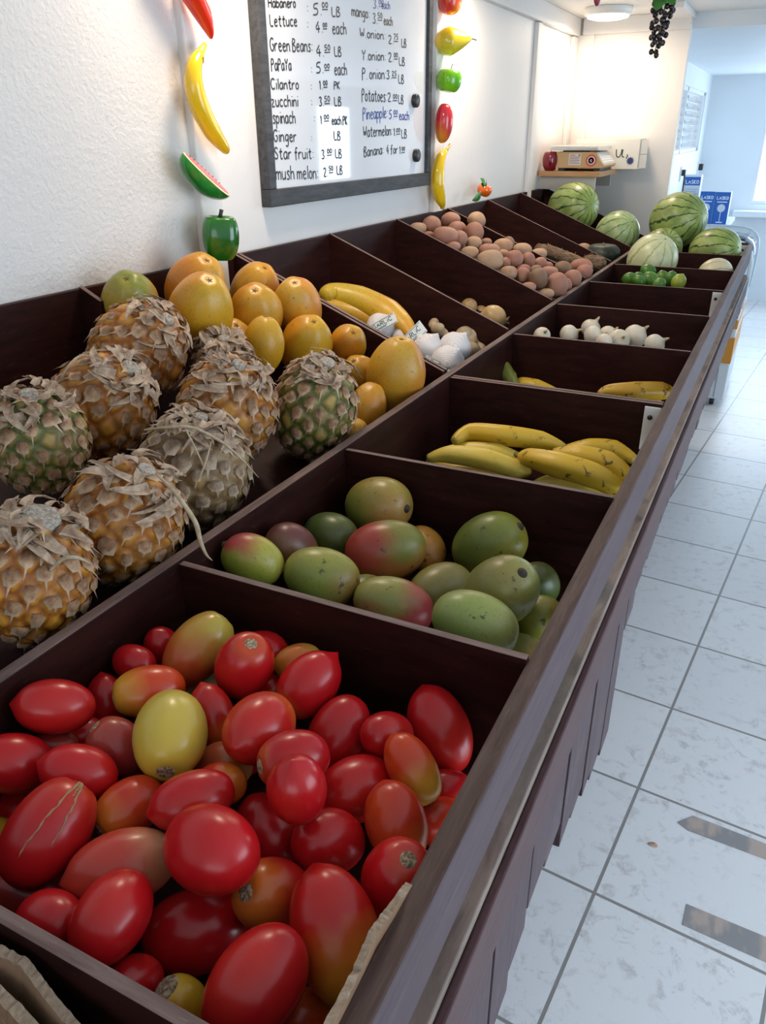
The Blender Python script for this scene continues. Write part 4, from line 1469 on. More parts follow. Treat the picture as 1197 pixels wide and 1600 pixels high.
        ('pink', -0.2601, 2.3294, 1.0363, 0.0207, 0.0337, 0.946, 0.325, 0.009, 0),
        ('tan', -0.2559, 2.4468, 1.0359, 0.0216, 0.0296, 0.951, 0.31, 0.011, 0),
        ('brown', -0.2652, 2.5358, 1.0342, 0.0178, 0.0222, -0.138, 0.812, -0.571, 0),
        ('tan', -0.2195, 2.2306, 1.023, 0.0289, 0.0374, 0.946, 0.323, 0.011, 0),
        ('pink', -0.2041, 2.3247, 1.0043, 0.0144, 0.018, -0.007, 0.591, -0.812, 0),
        ('pink', -0.193, 2.3689, 1.0116, 0.025, 0.0313, 0.102, 0.987, -0.121, 0),
        ('tan', -0.2166, 2.5311, 1.0176, 0.0199, 0.0304, 0.958, 0.288, 0.014, 0),
        ('pink', -0.1661, 2.4343, 0.9996, 0.0213, 0.0266, -0.011, 0.649, -0.767, 0),
        ('pink', -0.1406, 2.482, 0.986, 0.0189, 0.0236, 0.328, 0.939, -0.106, 0),
        ('tan', -0.1819, 2.6027, 0.9985, 0.0158, 0.0276, 0.963, 0.269, 0.018, 0),
        ('tan', -0.2422, 2.4094, 1.0165, 0.0149, 0.0203, 0.951, 0.31, 0.012, 0),
        ('tan', -0.1599, 2.2209, 0.9935, 0.0198, 0.0257, 0.953, 0.302, 0.016, 0),
        ('pink', -0.1301, 2.263, 0.9807, 0.022, 0.0275, -0.143, 0.834, -0.536, 0),
        ('pink', -0.158, 2.3579, 0.9836, 0.0145, 0.0208, 0.958, 0.286, 0.018, 0),
        ('brown', -0.1249, 2.3834, 0.977, 0.0177, 0.0222, 0.646, 0.76, -0.068, 0),
        ('brown', -0.0807, 2.2534, 0.9742, 0.0272, 0.034, -0.106, 0.814, -0.575, 0),
        ('pink', -0.0963, 2.4368, 0.9676, 0.018, 0.0265, 0.967, 0.256, 0.024, 0),
        ('pink', -0.0381, 2.307, 0.9545, 0.0322, 0.0402, -0.126, 0.87, -0.48, 0),
        ('brown', -0.0814, 2.534, 0.9678, 0.0229, 0.0286, 0.716, 0.696, -0.053, 0),
        ('pink', -0.0316, 2.4737, 0.9484, 0.0255, 0.0319, 0.174, 0.976, -0.134, 0),
        ('pink', -0.0548, 2.6686, 0.9553, 0.0239, 0.0375, 0.975, 0.221, 0.028, 0),
        ('pink', -0.0315, 2.6264, 0.9462, 0.0224, 0.028, 0.765, 0.642, -0.044, 0),
        ('pink', -0.0966, 2.2139, 0.9582, 0.0128, 0.0206, 0.96, 0.279, 0.023, 0),
        ('tan', -0.0492, 2.2379, 0.9394, 0.0148, 0.0227, 0.966, 0.259, 0.029, 0),
        ('pink', -0.0333, 2.4147, 0.9378, 0.0136, 0.0199, 0.299, -0.095, -0.961, 0),
        ('pink', -0.1279, 2.5267, 0.9703, 0.0143, 0.0178, 0.58, 0.811, -0.076, 0),
    ],
    'lime': [
        ('lime', 0.081, 2.8376, 0.8989, 0.0229, 0.0253, 0.985, 0.165, 0.04, 0),
        ('lime', 0.1202, 2.7951, 0.9005, 0.0204, 0.0226, 0.981, 0.099, -0.294, 0),
        ('lime', 0.1242, 2.9447, 0.9088, 0.0267, 0.0295, 0.858, 0.03, -0.598, 0),
        ('lime', 0.1506, 2.837, 0.8973, 0.0288, 0.0319, 0.632, -0.047, -0.824, 0),
        ('lime', 0.1786, 2.919, 0.8964, 0.0231, 0.0256, 0.332, -0.109, -0.955, 0),
        ('lime', 0.2113, 2.8852, 0.9015, 0.0228, 0.0252, -0.009, -0.154, -0.97, 0),
        ('yellowlime', 0.2409, 2.8452, 0.8989, 0.0244, 0.027, -0.351, -0.176, -0.87, 0),
        ('lime', 0.189, 2.7687, 0.8989, 0.02, 0.0222, -0.654, -0.192, -0.664, 0),
        ('lime', 0.1001, 2.8819, 0.899, 0.0189, 0.0209, -0.874, -0.192, -0.374, 0),
    ],
    'white_onion': [
        ('white', 0.0677, 2.062, 0.8704, 0.0256, 0.0393, 0.972, 0.232, 0.045, 0),
        ('white', 0.1063, 2.1454, 0.873, 0.0262, 0.0367, 0.977, 0.208, 0.049, 0),
        ('white', 0.1332, 2.0507, 0.8766, 0.0251, 0.0302, 0.977, 0.205, 0.052, 0),
        ('white', 0.1629, 2.0997, 0.8691, 0.0255, 0.0293, 0.511, 0.849, -0.132, 0),
        ('white', 0.2003, 2.0474, 0.8715, 0.0281, 0.038, 0.982, 0.176, 0.06, 0),
        ('white', 0.2317, 2.1056, 0.8728, 0.0303, 0.0348, 0.141, -0.965, 0.221, 0),
        ('white', 0.2919, 2.0357, 0.8727, 0.0258, 0.042, 0.988, 0.136, 0.071, 0),
        ('white', 0.0324, 1.9181, 0.8952, 0.021, 0.0323, 0.964, 0.263, 0.038, 0),
        ('white', 0.1733, 1.9991, 0.8753, 0.0212, 0.0277, 0.98, 0.193, 0.057, 0),
    ],
}


# ---------------------------------------------------------------- tomatoes
TK = {
    'red': ((.50, .008, .011), (.60, .15, .025), (.56, .022, .014), -.30),
    'bigred': ((.52, .012, .010), (.60, .20, .02), (.54, .018, .012), .12),
    'redor': ((.50, .014, .010), (.62, .15, .02), (.56, .06, .014), .02),
    'orred': ((.55, .035, .010), (.62, .17, .02), (.58, .07, .014), .02),
    'orange': ((.56, .05, .010), (.62, .29, .03), (.60, .14, .018), .10),
    'orgreen': ((.47, .06, .016), (.44, .33, .05), (.45, .17, .03), .16),
    'yellow': ((.62, .46, .075), (.62, .43, .05), (.60, .42, .06), 0),
    'yellowor': ((.55, .24, .03), (.55, .34, .05), (.58, .10, .02), .1),
    'yelloworange': ((.62, .33, .018), (.62, .38, .03), (.62, .22, .015), 0),
    'cracked': ((.48, .009, .012), (.52, .03, .014), (.50, .02, .014), 0),
    'pale': ((.52, .05, .03), (.58, .28, .14), (.60, .26, .14), .1),
    'dull': ((.34, .025, .022), (.38, .06, .04), (.36, .05, .04), 0),
    'dullor': ((.38, .09, .035), (.40, .16, .05), (.36, .05, .03), 0),
    'palegreen': ((.40, .36, .16), (.42, .40, .20), (.40, .34, .14), 0),
}
TOMATO_LABELS = [
    'glossy red tomato with a pale stem scar on top, beside the bin divider',
    'biggest long red tomato with a yellow end, against the outer rail',
    'large red tomato at the bottom edge, left of the biggest long one',
    'large round red tomato in the middle front of the tomato bin',
    'pale yellow tomato with a round stem scar, on top of the red heap',
    'pointed red tomato leaning on the small yellow-orange one near the divider',
    'red tomato with brown cracks running from its stem scar',
    'round red tomato standing upright in the centre of the heap',
    'red tomato with a stem scar touching the outer rail, right of the biggest one',
    'red tomato with a yellowish stem scar, above the biggest long tomato',
    'smooth red tomato in front of the pale pinkish one, front left',
    'tall red tomato leaning on the back divider near the outer rail',
    'orange-red tomato with a yellow stem end, below the tall red one',
    'smooth upright orange-red tomato near the outer rail',
    'orange-red tomato with a round stem scar, below the pale yellow one',
    'orange tomato with a dark stem scar, left above the pale yellow one',
    'long orange and greenish tomato highest at the back left of the heap',
    'speckled red-orange tomato right of the pale yellow one',
    'red tomato lying sideways with a small scar, above the round upright one',
    'red tomato lying sideways directly above the large round middle one',
    'dark red tomato alone against the ridge board at the left',
    'red tomato right of the left-edge one, above the cracked tomato',
    'red tomato cut by the left edge of the picture',
    'long red tomato right of the round upright one',
    'plump red tomato under the round upright one',
    'red tomato squeezed right of the large round middle one',
    'pale pinkish-yellow tomato between the cracked one and the large round one',
    'dark red tomato partly under the large round middle one, front',
    'tall red tomato under the pointed one by the divider',
    'small red tomato in the front left corner by the front board',
    'red-orange tomato tucked behind the right side of the yellow one',
    'dull red tomato with a grey scar left of the yellow one',
    'red tomato half hidden behind the glossy one with the scar on top',
    'small yellow-orange tomato behind the pointed red one',
    'dark red tomato left of the tall leaning one',
    'red tomato peeping out under the yellow one',
    'orange-red tomato half hidden by the outer rail',
    'sliver of red tomato under the orange-red one with yellow end, at the rail',
    'yellow tomato with a wide stem scar in the front corner by the front board',
    'orange tomato at the bottom edge next to the outer rail',
    'small red tomato low behind the front board',
    'dark red tomato behind the orange one, by the ridge board',
    'dark red tomato left of the long orange and greenish one',
    'darkest small tomato in the shade of the ridge board, back left',
    'pale green tomato hidden behind the yellow one',
    'dull brownish orange tomato in the gap right of the yellow one',
    'dull red tomato deep between the left-edge tomatoes',
    'dark red tomato deep behind the cracked one',
    'yellow-orange tomato cut by the left edge beside the cracked one',
    'dull red tomato low under the cracked one, by the front board',
    'dark red tomato deep below the one against the ridge board',
    'pinkish tomato deep in the gap below the round upright one',
    'red tomato hidden between the glossy one and the speckled one',
    'orange-red bit of tomato showing between the long red one and the divider',
    'red tomato deep under the sideways one with a small scar',
    'red tomato deep under the pale yellow one, left side',
]
scar_m = NT('stem_scar_corky')
scar_m.color(scar_m.mix(scar_m.ramp(scar_m.noise(scar_m.coord('Object'), 420, 4), [(.40, 0.0), (.62, 1.0)]), (.17, .10, .05), (.52, .40, .26))).set(Roughness=.85)
scar_m.bump(scar_m.noise(scar_m.coord('Object'), 500, 4), .6, .002)
crack_m = plain('healed_crack', (.40, .24, .12), .8)
for i, (kd, x, y, z, B, A, ax_, ay_, az_, stm) in enumerate(PLACED['tomato']):
    rr = random.Random(100 + i)
    lob, ph0, nub = rr.uniform(.0, .028), rr.uniform(0, 6), rr.choice([0, 0, .05, .10])
    if i == 5:
        nub = .17
    flat = rr.uniform(-.06, .06)

    def tf(u, ph, q):
        k = 1 + lob * math.cos(3 * ph + ph0) * (.3 + .7 * abs(2 * u - 1)) + flat * (u - .5)
        k += .025 * n3(q, 22, i)
        d = -.10 * A * math.exp(-((1 - u) / .10) ** 2) if stm else 0
        if u < .12:
            d -= nub * A * (1 - u / .12) ** 2
        return Vector((q.x * k, q.y * k, q.z + d))
    o = blob(B, A, tf, 24, 32, .92).build('tomato', tomato_skin, None, True)
    place(o, (x, y, z), (ax_, ay_, az_), rr.uniform(0, 6.28))
    c, t, s, sh_ = TK[kd]
    j = rr.uniform(.88, 1.06)
    set_skin(o, [q * j for q in c], t, s, sh_ + (.0 if stm else -.5 if kd == 'red' else -.02), i * .37)
    tag(o, TOMATO_LABELS[i], 'tomato', 'plum tomatoes in the nearest bin')
    if stm:
        r_ = .0068 if i not in (4, 38) else .0085
        zt = A * .985 - .10 * A
        zt = max(v.co.z for v in o.data.vertices if math.hypot(v.co.x, v.co.y) < r_ * 1.3)
        MB().lathe([(0, zt + .0006), (r_ * .45, zt + .0009), (r_ * .8, zt + .0006), (r_, zt - .0006), (r_ * 1.05, zt - .002)], 18).build('stem_scar', scar_m.m, o, True)
    if kd == 'cracked':
        vv = [v.co.copy() for v in o.data.vertices]
        cm = MB()
        # cracks run down the side that faces up towards the light
        upl = o.rotation_quaternion.inverted() @ (CAM - Vector((x, y, z))).normalized()
        a0 = math.atan2(upl.y, upl.x)
        for da, ln_ in ((-.32, 1.9), (.25, 1.5), (.02, .6)):
            pts = []
            for k in range(22):
                th = math.pi - .25 - ln_ * k / 21
                ph = a0 + da * (.3 + .7 * k / 21) + .018 * math.sin(k * 1.1 + da * 9) + .012 * math.sin(k * 2.7)
                q = Vector((B * math.sin(th) ** .92 * math.cos(ph), B * math.sin(th) ** .92 * math.sin(ph), -A * math.cos(th)))
                q = tf(th / math.pi, ph, q)
                pts.append(q * 1.0005)
            cm.tube(pts, [.0011 * (1 - .6 * k / 21) * (1 + .5 * math.sin(k * 2.3)) for k in range(22)], 6)
        cm.build('cracks', crack_m, o, True)

# ---------------------------------------------------------------- mangoes
MK = {
    'blush': ((.20, .19, .035), (.34, .045, .03), (.42, .16, .035), .18),
    'greenyellow': ((.17, .18, .030), (.38, .20, .05), (.30, .22, .04), .0),
    'redbelly': ((.28, .26, .06), (.42, .06, .06), (.46, .06, .055), .0),
    'green': ((.12, .15, .025), (.20, .22, .03), (.34, .29, .04), -.1),
    'olive': ((.18, .19, .05), (.24, .20, .05), (.26, .27, .07), -.1),
    'lightgreen': ((.25, .30, .075), (.29, .30, .08), (.33, .33, .09), 0),
    'limegreen': ((.22, .25, .045), (.30, .18, .04), (.28, .27, .05), 0),
    'redyellow': ((.38, .34, .05), (.34, .04, .035), (.24, .26, .03), .05),
    'darkred': ((.13, .035, .03), (.17, .05, .035), (.16, .07, .035), 0),
    'darkgreen': ((.06, .095, .02), (.08, .10, .02), (.09, .10, .025), 0),
    'orangegreen': ((.24, .20, .04), (.42, .17, .03), (.38, .18, .03), 0),
    'dullorange': ((.26, .20, .05), (.30, .16, .05), (.22, .19, .05), 0),
    'yellowgreen': ((.38, .30, .055), (.36, .26, .05), (.28, .27, .05), 0),
}
MANGO_LABELS = [
    'red-blushed mango lying in the centre of the mango bin',
    'green and yellow mango with a dark stem scar, rearmost in the mango bin',
    'pink-bellied mango against the near divider of the mango bin',
    'green mango with a dark stem spot, right of centre at the back',
    'big olive green mango with a stem knob, right of the centre',
    'largest pale green mango lying against the near divider',
    'lime green mango at the near divider, left of the pink-bellied one',
    'red and yellow mango in the left corner of the mango bin',
    'dark red mango against the ridge board, behind the red and yellow one',
    'dark green mango in the shade left of the red-blushed one',
    'small orange-green mango peeping out right of the red-blushed one',
    'dull orange-green mango in the gap under the olive one',
    'dark green mango half hidden at the far right of the mango bin',
    'yellow-green mango in the right corner by the outer rail',
    'lime green sliver of mango at the rail corner, lowest right',
    'olive mango hidden deep between the lime green and red-blushed ones',
]
mango_stem = plain('mango_stem', (.035, .025, .018), .7)
for i, (kd, x, y, z, B, A, ax_, ay_, az_, stm) in enumerate(PLACED['mango']):
    rr = random.Random(300 + i)

    def mf(u, ph, q):
        k = 1 + .05 * math.cos(ph + 1) * (u - .5) + .02 * n3(q, 15, i)
        k *= .93 + .12 * u
        return Vector((q.x * k, q.y * k * .95, q.z + (.03 * A * math.cos(ph) * math.sin(math.pi * u))))
    o = blob(B, A, mf, 24, 32, .88).build('mango', mango_skin, None, True)
    place(o, (x, y, z), (ax_, ay_, az_), rr.uniform(0, 6.28))
    c, t, s, sh_ = MK[kd]
    set_skin(o, c, t, s, sh_, i * .53 + 3)
    tag(o, MANGO_LABELS[i], 'mango', 'mangoes in the second bin')
    if stm:
        zt = max(v.co.z for v in o.data.vertices)
        MB().lathe([(.0075, zt - .0025), (.006, zt + .0002), (.004, zt + .001), (.0034, zt + .003), (0, zt + .0035)], 14).build('stem_scar', mango_stem, o, True)

# ---------------------------------------------------------------- pineapples
pine_body = NT('pineapple_rind')
pv = pine_body.coord('Object')
eye = pine_body.attr('eye', 'GEOMETRY', 'Fac')
nz = pine_body.noise(pv, 40, 5)
pc_ = pine_body.mix(pine_body.ramp(pine_body.math('ADD', eye, pine_body.math('MULTIPLY', nz, .3)), [(.30, 0.0), (.80, 1.0)]), pine_body.attr('tip'), pine_body.attr('col'))
pc_ = pine_body.mix(pine_body.ramp(pine_body.noise(pv, 24, 4), [(.48, 0.0), (.68, .75)]), pc_, pine_body.attr('side'))
pine_body.color(pc_).set(Roughness=.48)
pine_body.bump(pine_body.noise(pv, 130, 5), .35, .003)
pine_body = pine_body.m


def dry_mat(name, a, b):
    t = NT(name)
    v = t.coord('Object')
    c = t.mix(t.ramp(t.noise(v, 55, 5, .7), [(.34, 0.0), (.66, 1.0)]), a, b)
    t.color(c).set(Roughness=.75)
    return t.m


bract_tan = dry_mat('dry_bract_tan', (.19, .085, .035), (.60, .40, .24))
bract_grey = dry_mat('dry_bract_grey', (.21, .125, .075), (.56, .42, .30))
def bract_mat(name, base, mid, tip_):
    t = NT(name)
    v = t.coord('Object')
    al = t.attr('along', 'GEOMETRY', 'Fac')
    f_ = t.math('ADD', al, t.math('MULTIPLY', t.math('SUBTRACT', t.noise(v, 130, 5, .7), .5), .9))
    c = t.mix(t.ramp(f_, [(-.0, 0.0), (.30, 1.0)]), base, mid)
    c = t.mix(t.ramp(f_, [(.30, 0.0), (.80, 1.0)]), c, tip_)
    t.color(c).set(Roughness=.7)
    return t.m


bract_leaf = bract_mat('bract_leaf', (.22, .10, .045), (.46, .29, .165), (.70, .54, .39))
bract_leaf_dry = bract_mat('bract_leaf_dry', (.19, .12, .07), (.42, .30, .20), (.64, .52, .40))
stub_m = NT('cut_stub_fibre')
stub_m.color(stub_m.mix(stub_m.ramp(stub_m.noise(stub_m.coord('Object'), 260, 6, .75), [(.36, 0.0), (.60, 1.0)]), (.17, .13, .09), (.52, .47, .40))).set(Roughness=.9)
stub_m.bump(stub_m.noise(stub_m.coord('Object'), 300, 5), .8, .004)
straw = dry_mat('dry_straw', (.34, .25, .14), (.58, .47, .32))

PK = {'ripe': ((.68, .30, .03), (.36, .115, .015), (.42, .20, .06)), 'green': ((.38, .25, .06), (.10, .115, .025), (.27, .19, .08)),
      'dry': ((.42, .25, .08), (.20, .12, .055), (.33, .23, .12))}
PINE_LABELS = [
    'ripe pineapple at the back, nearest the wall and the papayas',
    'ripe pineapple with a fuzzy grey stalk cut, second row from the wall',
    'greenish pineapple cut by the left edge of the picture',
    'orange ripe pineapple in the middle right, behind the dry brown one',
    'small dry pineapple peeping out behind the middle right one, by the papayas',
    'dry brown pineapple with long straggly leaves, in the front middle',
    'greenish brown pineapple farthest right, at the ridge corner',
    'ripe orange pineapple with a dangling dry leaf, above the tomato bin corner',
    'biggest pineapple with a round grey stalk cut, front left corner',
]


def pineapple(i, kd, C, B, A, ax, label):
    B, A = B * .948, A * .948
    rr = random.Random(700 + i)
    N = 104
    ga = math.pi * (3 - math.sqrt(5))
    dirs = []
    for k in range(N):
        zz = 1 - 2 * (k + .5) / N
        r_ = math.sqrt(1 - zz * zz)
        dirs.append((r_ * math.cos(k * ga), r_ * math.sin(k * ga), zz))
    E = np.array(dirs)
    nu, nv = 84, 112
    th = np.linspace(0, math.pi, nu + 1)[:, None]
    ph = np.linspace(0, 2 * math.pi, nv, endpoint=False)[None, :]
    S = np.stack([np.sin(th) * np.cos(ph), np.sin(th) * np.sin(ph), -np.cos(th) * np.ones_like(ph)], -1).reshape(-1, 3)
    D = S @ E.T
    D.sort(axis=1)
    d1 = np.arccos(np.clip(D[:, -1], -1, 1))
    d2 = np.arccos(np.clip(D[:, -2], -1, 1))
    ew = math.sqrt(4 * math.pi / N)
    f = np.clip((d2 - d1) / (ew * .8), 0, 1)
    h = np.sqrt(f) * (1 - .25 * np.exp(-(d1 / (ew * .18)) ** 2))
    taper = 1 - .10 * np.clip(-S[:, 2], 0, 1) - .06 * np.clip(S[:, 2] - .3, 0, 1)

    def surf(dirn, hh):
        x_, y_, z_ = dirn
        s_ = math.hypot(x_, y_)
        k_ = s_ ** .88 / max(s_, 1e-6)
        tp = 1 - .10 * max(-z_, 0) - .06 * max(z_ - .3, 0)
        return Vector(((B - .0065 + hh) * x_ * k_ * tp, (B - .0065 + hh) * y_ * k_ * tp, (A - .005 + hh) * z_))
    s_ = np.hypot(S[:, 0], S[:, 1])
    k_ = np.where(s_ > 1e-6, np.power(np.maximum(s_, 1e-6), .88) / np.maximum(s_, 1e-6), 0)
    hh = h * .0065
    V = np.stack([(B - .0065 + hh) * S[:, 0] * k_ * taper, (B - .0065 + hh) * S[:, 1] * k_ * taper, (A - .005 + hh) * S[:, 2]], -1)
    fs = []
    for a in range(nu):
        for b in range(nv):
            p0, p1 = a * nv + b, a * nv + (b + 1) % nv
            fs.append((p0, p1, p1 + nv, p0 + nv))
    me = bpy.data.meshes.new('pineapple')
    me.from_pydata([tuple(v) for v in V], [], fs)
    at_ = me.attributes.new('eye', 'FLOAT', 'POINT')
    at_.data.foreach_set('value', np.clip(f, 0, 1).astype(np.float32))
    o = link('pineapple', me, pine_body, None, True)
    place(o, C, ax, rr.uniform(0, 6.28))
    c, t, s = PK[kd]
    j = rr.uniform(.9, 1.1)
    set_skin(o, [q * j for q in c], t, s)
    tag(o, label, 'pineapple', 'pineapples piled by the wall')
    # a dry pointed bract on every eye, pointing away from the stalk end
    m = MB()
    for (ex, ey, ez) in dirs:
        nrm = Vector((ex, ey, ez))
        dn = Vector((0, 0, -1)) - nrm * (-ez)
        if dn.length < 1e-3:
            dn = Vector((1, 0, 0))
        dn.normalize()
        sd_ = nrm.cross(dn)
        L = ew * rr.uniform(.66, .98)
        w = ew * rr.uniform(.26, .42)
        if ez > .55:
            L *= 1.25
            w *= 1.15
        if rr.random() < .08:
            continue

        def sp_(a, b, hh_):
            dd = (nrm + dn * a + sd_ * b).normalized()
            return surf(dd, hh_)
        u0 = -ew * .38
        lift = rr.uniform(.006, .010)
        tw = rr.uniform(-.25, .25) * w
        row0 = [sp_(u0, -w * .75, .0050), sp_(u0 - .05 * ew, -.3 * w, .0066), sp_(u0 - .05 * ew, .3 * w, .0066), sp_(u0, w * .75, .0050)]
        row1 = [sp_(u0 + L * .26, -w * rr.uniform(.8, 1.2), .0058), sp_(u0 + L * .42, -.30 * w, .0088), sp_(u0 + L * .42, .30 * w, .0088), sp_(u0 + L * .26, w * rr.uniform(.8, 1.2), .0058)]
        row2 = [sp_(u0 + L * rr.uniform(.50, .72), -w * (.62 + rr.uniform(-.2, .4)), .0085), sp_(u0 + L * .70, -.15 * w + tw, lift), sp_(u0 + L * .70, .15 * w + tw, lift), sp_(u0 + L * rr.uniform(.50, .72), w * (.62 + rr.uniform(-.2, .4)), .0085)]
        tip_ = [sp_(u0 + L * rr.uniform(1.0, 1.35), tw * 1.8, lift + rr.uniform(0, .008))]
        vs = row0 + row1 + row2 + tip_
        q = [(0, 1, 5, 4), (1, 2, 6, 5), (2, 3, 7, 6), (4, 5, 9), (5, 6, 10, 9), (6, 7, 10), (9, 10, 12)]
        q += [(4, 9, 8), (7, 11, 10)]
        m.add(vs, q)
    bme = m.mesh('bracts')
    ba = bme.attributes.new('along', 'FLOAT', 'POINT')
    nb = len(m.v) // 13
    ba.data.foreach_set('value', np.tile(np.array([.05, 0, 0, .05, .30, .12, .12, .30, .80, .50, .50, .80, 1.0], dtype=np.float32), nb))
    bo = link('bracts', bme, bract_leaf_dry if kd == 'dry' else bract_leaf, o, True)
    md = bo.modifiers.new('thick', 'SOLIDIFY')
    md.thickness = .0005
    # stalk stub and the curled dry leaves round it
    top = A - .002
    sr = (.010, .013, .011, .010, .009, .009, .012, .010, .0175)[i]
    MB().lathe([(sr * 1.25, top - .010), (sr * 1.1, top + .001), (sr, top + .0055), (sr * .7, top + .0065), (0, top + .004)], 22).build('stalk_stub', stub_m.m, o, True)
    m = MB()
    for k in range(30 if kd != 'dry' else 56):
        a = rr.uniform(0, 6.283)
        st_ = rr.uniform(.12, .62)
        ln_ = rr.uniform(.010, .032) / A
        w = rr.uniform(.002, .0085)
        cu = rr.uniform(.001, .016)
        yaw = rr.uniform(-1.1, 1.1)
        P_, n_ = [], 7
        for q in range(n_ + 1):
            t = q / n_
            an = st_ + ln_ * t
            dd = (math.sin(an) * math.cos(a + yaw * t), math.sin(an) * math.sin(a + yaw * t), math.cos(an))
            P_.append((surf(dd, .0075 + cu * (4 * t * (1 - t) * .4 + t * t * rr.uniform(.6, 1.1))), Vector(dd)))
        vs, q4 = [], []
        for q, (pp_, dd) in enumerate(P_):
            t = q / n_
            tg = (P_[min(q + 1, n_)][0] - P_[max(q - 1, 0)][0]).normalized()
            sd_ = tg.cross(dd).normalized()
            ww = w * max(0.0, 1 - t) ** .6 + .0003
            vs += [pp_ - sd_ * ww + dd * ww * .5, pp_, pp_ + sd_ * ww + dd * ww * .5]
        for q in range(n_):
            for e_ in range(2):
                a0 = q * 3 + e_
                q4.append((a0, a0 + 1, a0 + 4, a0 + 3))
        m.add(vs, q4)
    lo = m.build('dry_leaves', bract_grey, o)
    md = lo.modifiers.new('thick', 'SOLIDIFY')
    md.thickness = .0005
    return o


PINES = []
for i, (kd, x, y, z, B, A, ax_, ay_, az_, stm) in enumerate(PLACED['pineapple'][:9]):
    PINES.append(pineapple(i, kd, (x, y, z), B, A, (ax_, ay_, az_), PINE_LABELS[i]))


def straggler(owner, pts, w, name='dangling_leaf'):
    """a long dry leaf whose points are given as (px, py, distance factor from the fruit's own depth)"""
    dz = depth(Vector(owner.location))
    inv = (Matrix.Translation(owner.location) @ owner.rotation_quaternion.to_matrix().to_4x4()).inverted()
    P_ = [inv @ (CAM + ray(a, b) * (dz * k)) for a, b, k in pts]
    Q = []
    n = len(P_)
    for i_ in range(n - 1):
        for k in range(6):
            t = k / 6
            p0, p1, p2, p3 = P_[max(i_ - 1, 0)], P_[i_], P_[i_ + 1], P_[min(i_ + 2, n - 1)]
            Q.append(.5 * ((2 * p1) + (p2 - p0) * t + (2 * p0 - 5 * p1 + 4 * p2 - p3) * t * t + (3 * p1 - p0 - 3 * p2 + p3) * t ** 3))
    Q.append(P_[-1])
    m_ = len(Q)
    MB().tube(Q, [max(.0004, w * max(0.0, math.sin(math.pi * (.12 + .88 * k / (m_ - 1)))) ** .7) for k in range(m_)], 6, cross=lambda t: .35 + .65 * abs(math.cos(t))).build(name, straw, owner, True)


straggler(PINES[7], [(246, 742, .935), (272, 768, .925), (290, 792, .925), (306, 818, .93), (313, 845, .94), (322, 866, .945), (332, 876, .95)], .0036)
straggler(PINES[5], [(225, 672, .93), (262, 668, .91), (300, 668, .905), (345, 690, .905), (375, 715, .91), (404, 746, .93)], .0022)
straggler(PINES[5], [(330, 690, .91), (322, 720, .905), (312, 745, .905), (302, 765, .91)], .0020)
straggler(PINES[5], [(290, 670, .905), (305, 700, .9), (318, 728, .905)], .0018)
straggler(PINES[8], [(78, 892, .93), (98, 874, .925), (122, 872, .925), (146, 884, .935)], .0028)
straggler(PINES[1], [(95, 590, .935), (110, 568, .925), (130, 555, .93), (158, 562, .935)], .0024)

# ---------------------------------------------------------------- papayas
PPK = {'ripe': ((.52, .25, .016), (.52, .27, .02), (.54, .20, .015), 0), 'yellow': ((.56, .285, .012), (.53, .30, .016), (.57, .24, .012), 0),
       'spotted': ((.55, .275, .022), (.50, .29, .03), (.56, .20, .02), 0), 'greentop': ((.58, .30, .035), (.20, .22, .03), (.45, .30, .04), .10)}
PAPAYA_LABELS = [
    'papaya with a green top at the far left of the papayas, by the wall',
    'ripe papaya standing second from the left against the back board',
    'large yellow papaya in front, the second biggest, left of centre',
    'ripe papaya at the back under the green plastic pepper',
    'ripe papaya in the middle, in front of the back one under the pepper',
    'papaya with dark spots near the top, right against the sloping divider',
    'ripe papaya half hidden behind the small dry pineapple',
    'glossy yellow papaya narrowing downwards, in the middle of the heap',
    'yellow papaya lying sideways just above the farthest right pineapple',
    'small ripe papaya against the divider, above the spotted biggest one',
    'small ripe papaya between the farthest right pineapple and the biggest papaya',
    'biggest papaya with green and brown spots at the ridge corner',
    'orange papaya right of the farthest right pineapple, low by the ridge',
    'papaya mostly hidden behind the farthest right pineapple at the ridge',
]
pap_end = plain('papaya_blossom_end', (.20, .12, .03), .7)
for i, (kd, x, y, z, B, A, ax_, ay_, az_, stm) in enumerate(PLACED['pineapple'][9:]):
    rr = random.Random(500 + i)

    def pf(u, ph, q):
        k = 1 + (.02 + .06 * max(0, u - .7) / .3) * math.cos(5 * ph + i) + .02 * n3(q, 12, i)
        k *= .88 + .20 * math.sin(math.pi * min(1, u * .95)) if u < .5 else 1.08 - .42 * max(0, u - .58)
        d = -.05 * A * math.exp(-((1 - u) / .05) ** 2)
        return Vector((q.x * k * .95, q.y * k * .95, q.z + d))
    o = blob(B, A, pf, 26, 34, .86).build('papaya', papaya_skin, None, True)
    place(o, (x, y + (.008 if i == 0 else 0), z), (ax_, ay_, az_), rr.uniform(0, 6.28))
    c, t, s, sh_ = PPK[kd]
    set_skin(o, c, t, s, sh_, i * .61 + 20)
    tag(o, PAPAYA_LABELS[i], 'papaya', 'papayas beside the pineapples')
    if stm:
        zt = max(v.co.z for v in o.data.vertices if math.hypot(v.co.x, v.co.y) < .004)
        m = MB().lathe([(.004, zt - .002), (.003, zt + .0003), (0, zt + .0006)], 10)
        for k in range(5):
            a = k * 1.2566 + i
            m.tube([(0, 0, zt + .0005), (.003 * math.cos(a), .003 * math.sin(a), zt + .0010), (.0065 * math.cos(a), .0065 * math.sin(a), zt + .0006)], [.0010, .0008, .0004], 5)
        m.build('blossom_end', pap_end, o, True)

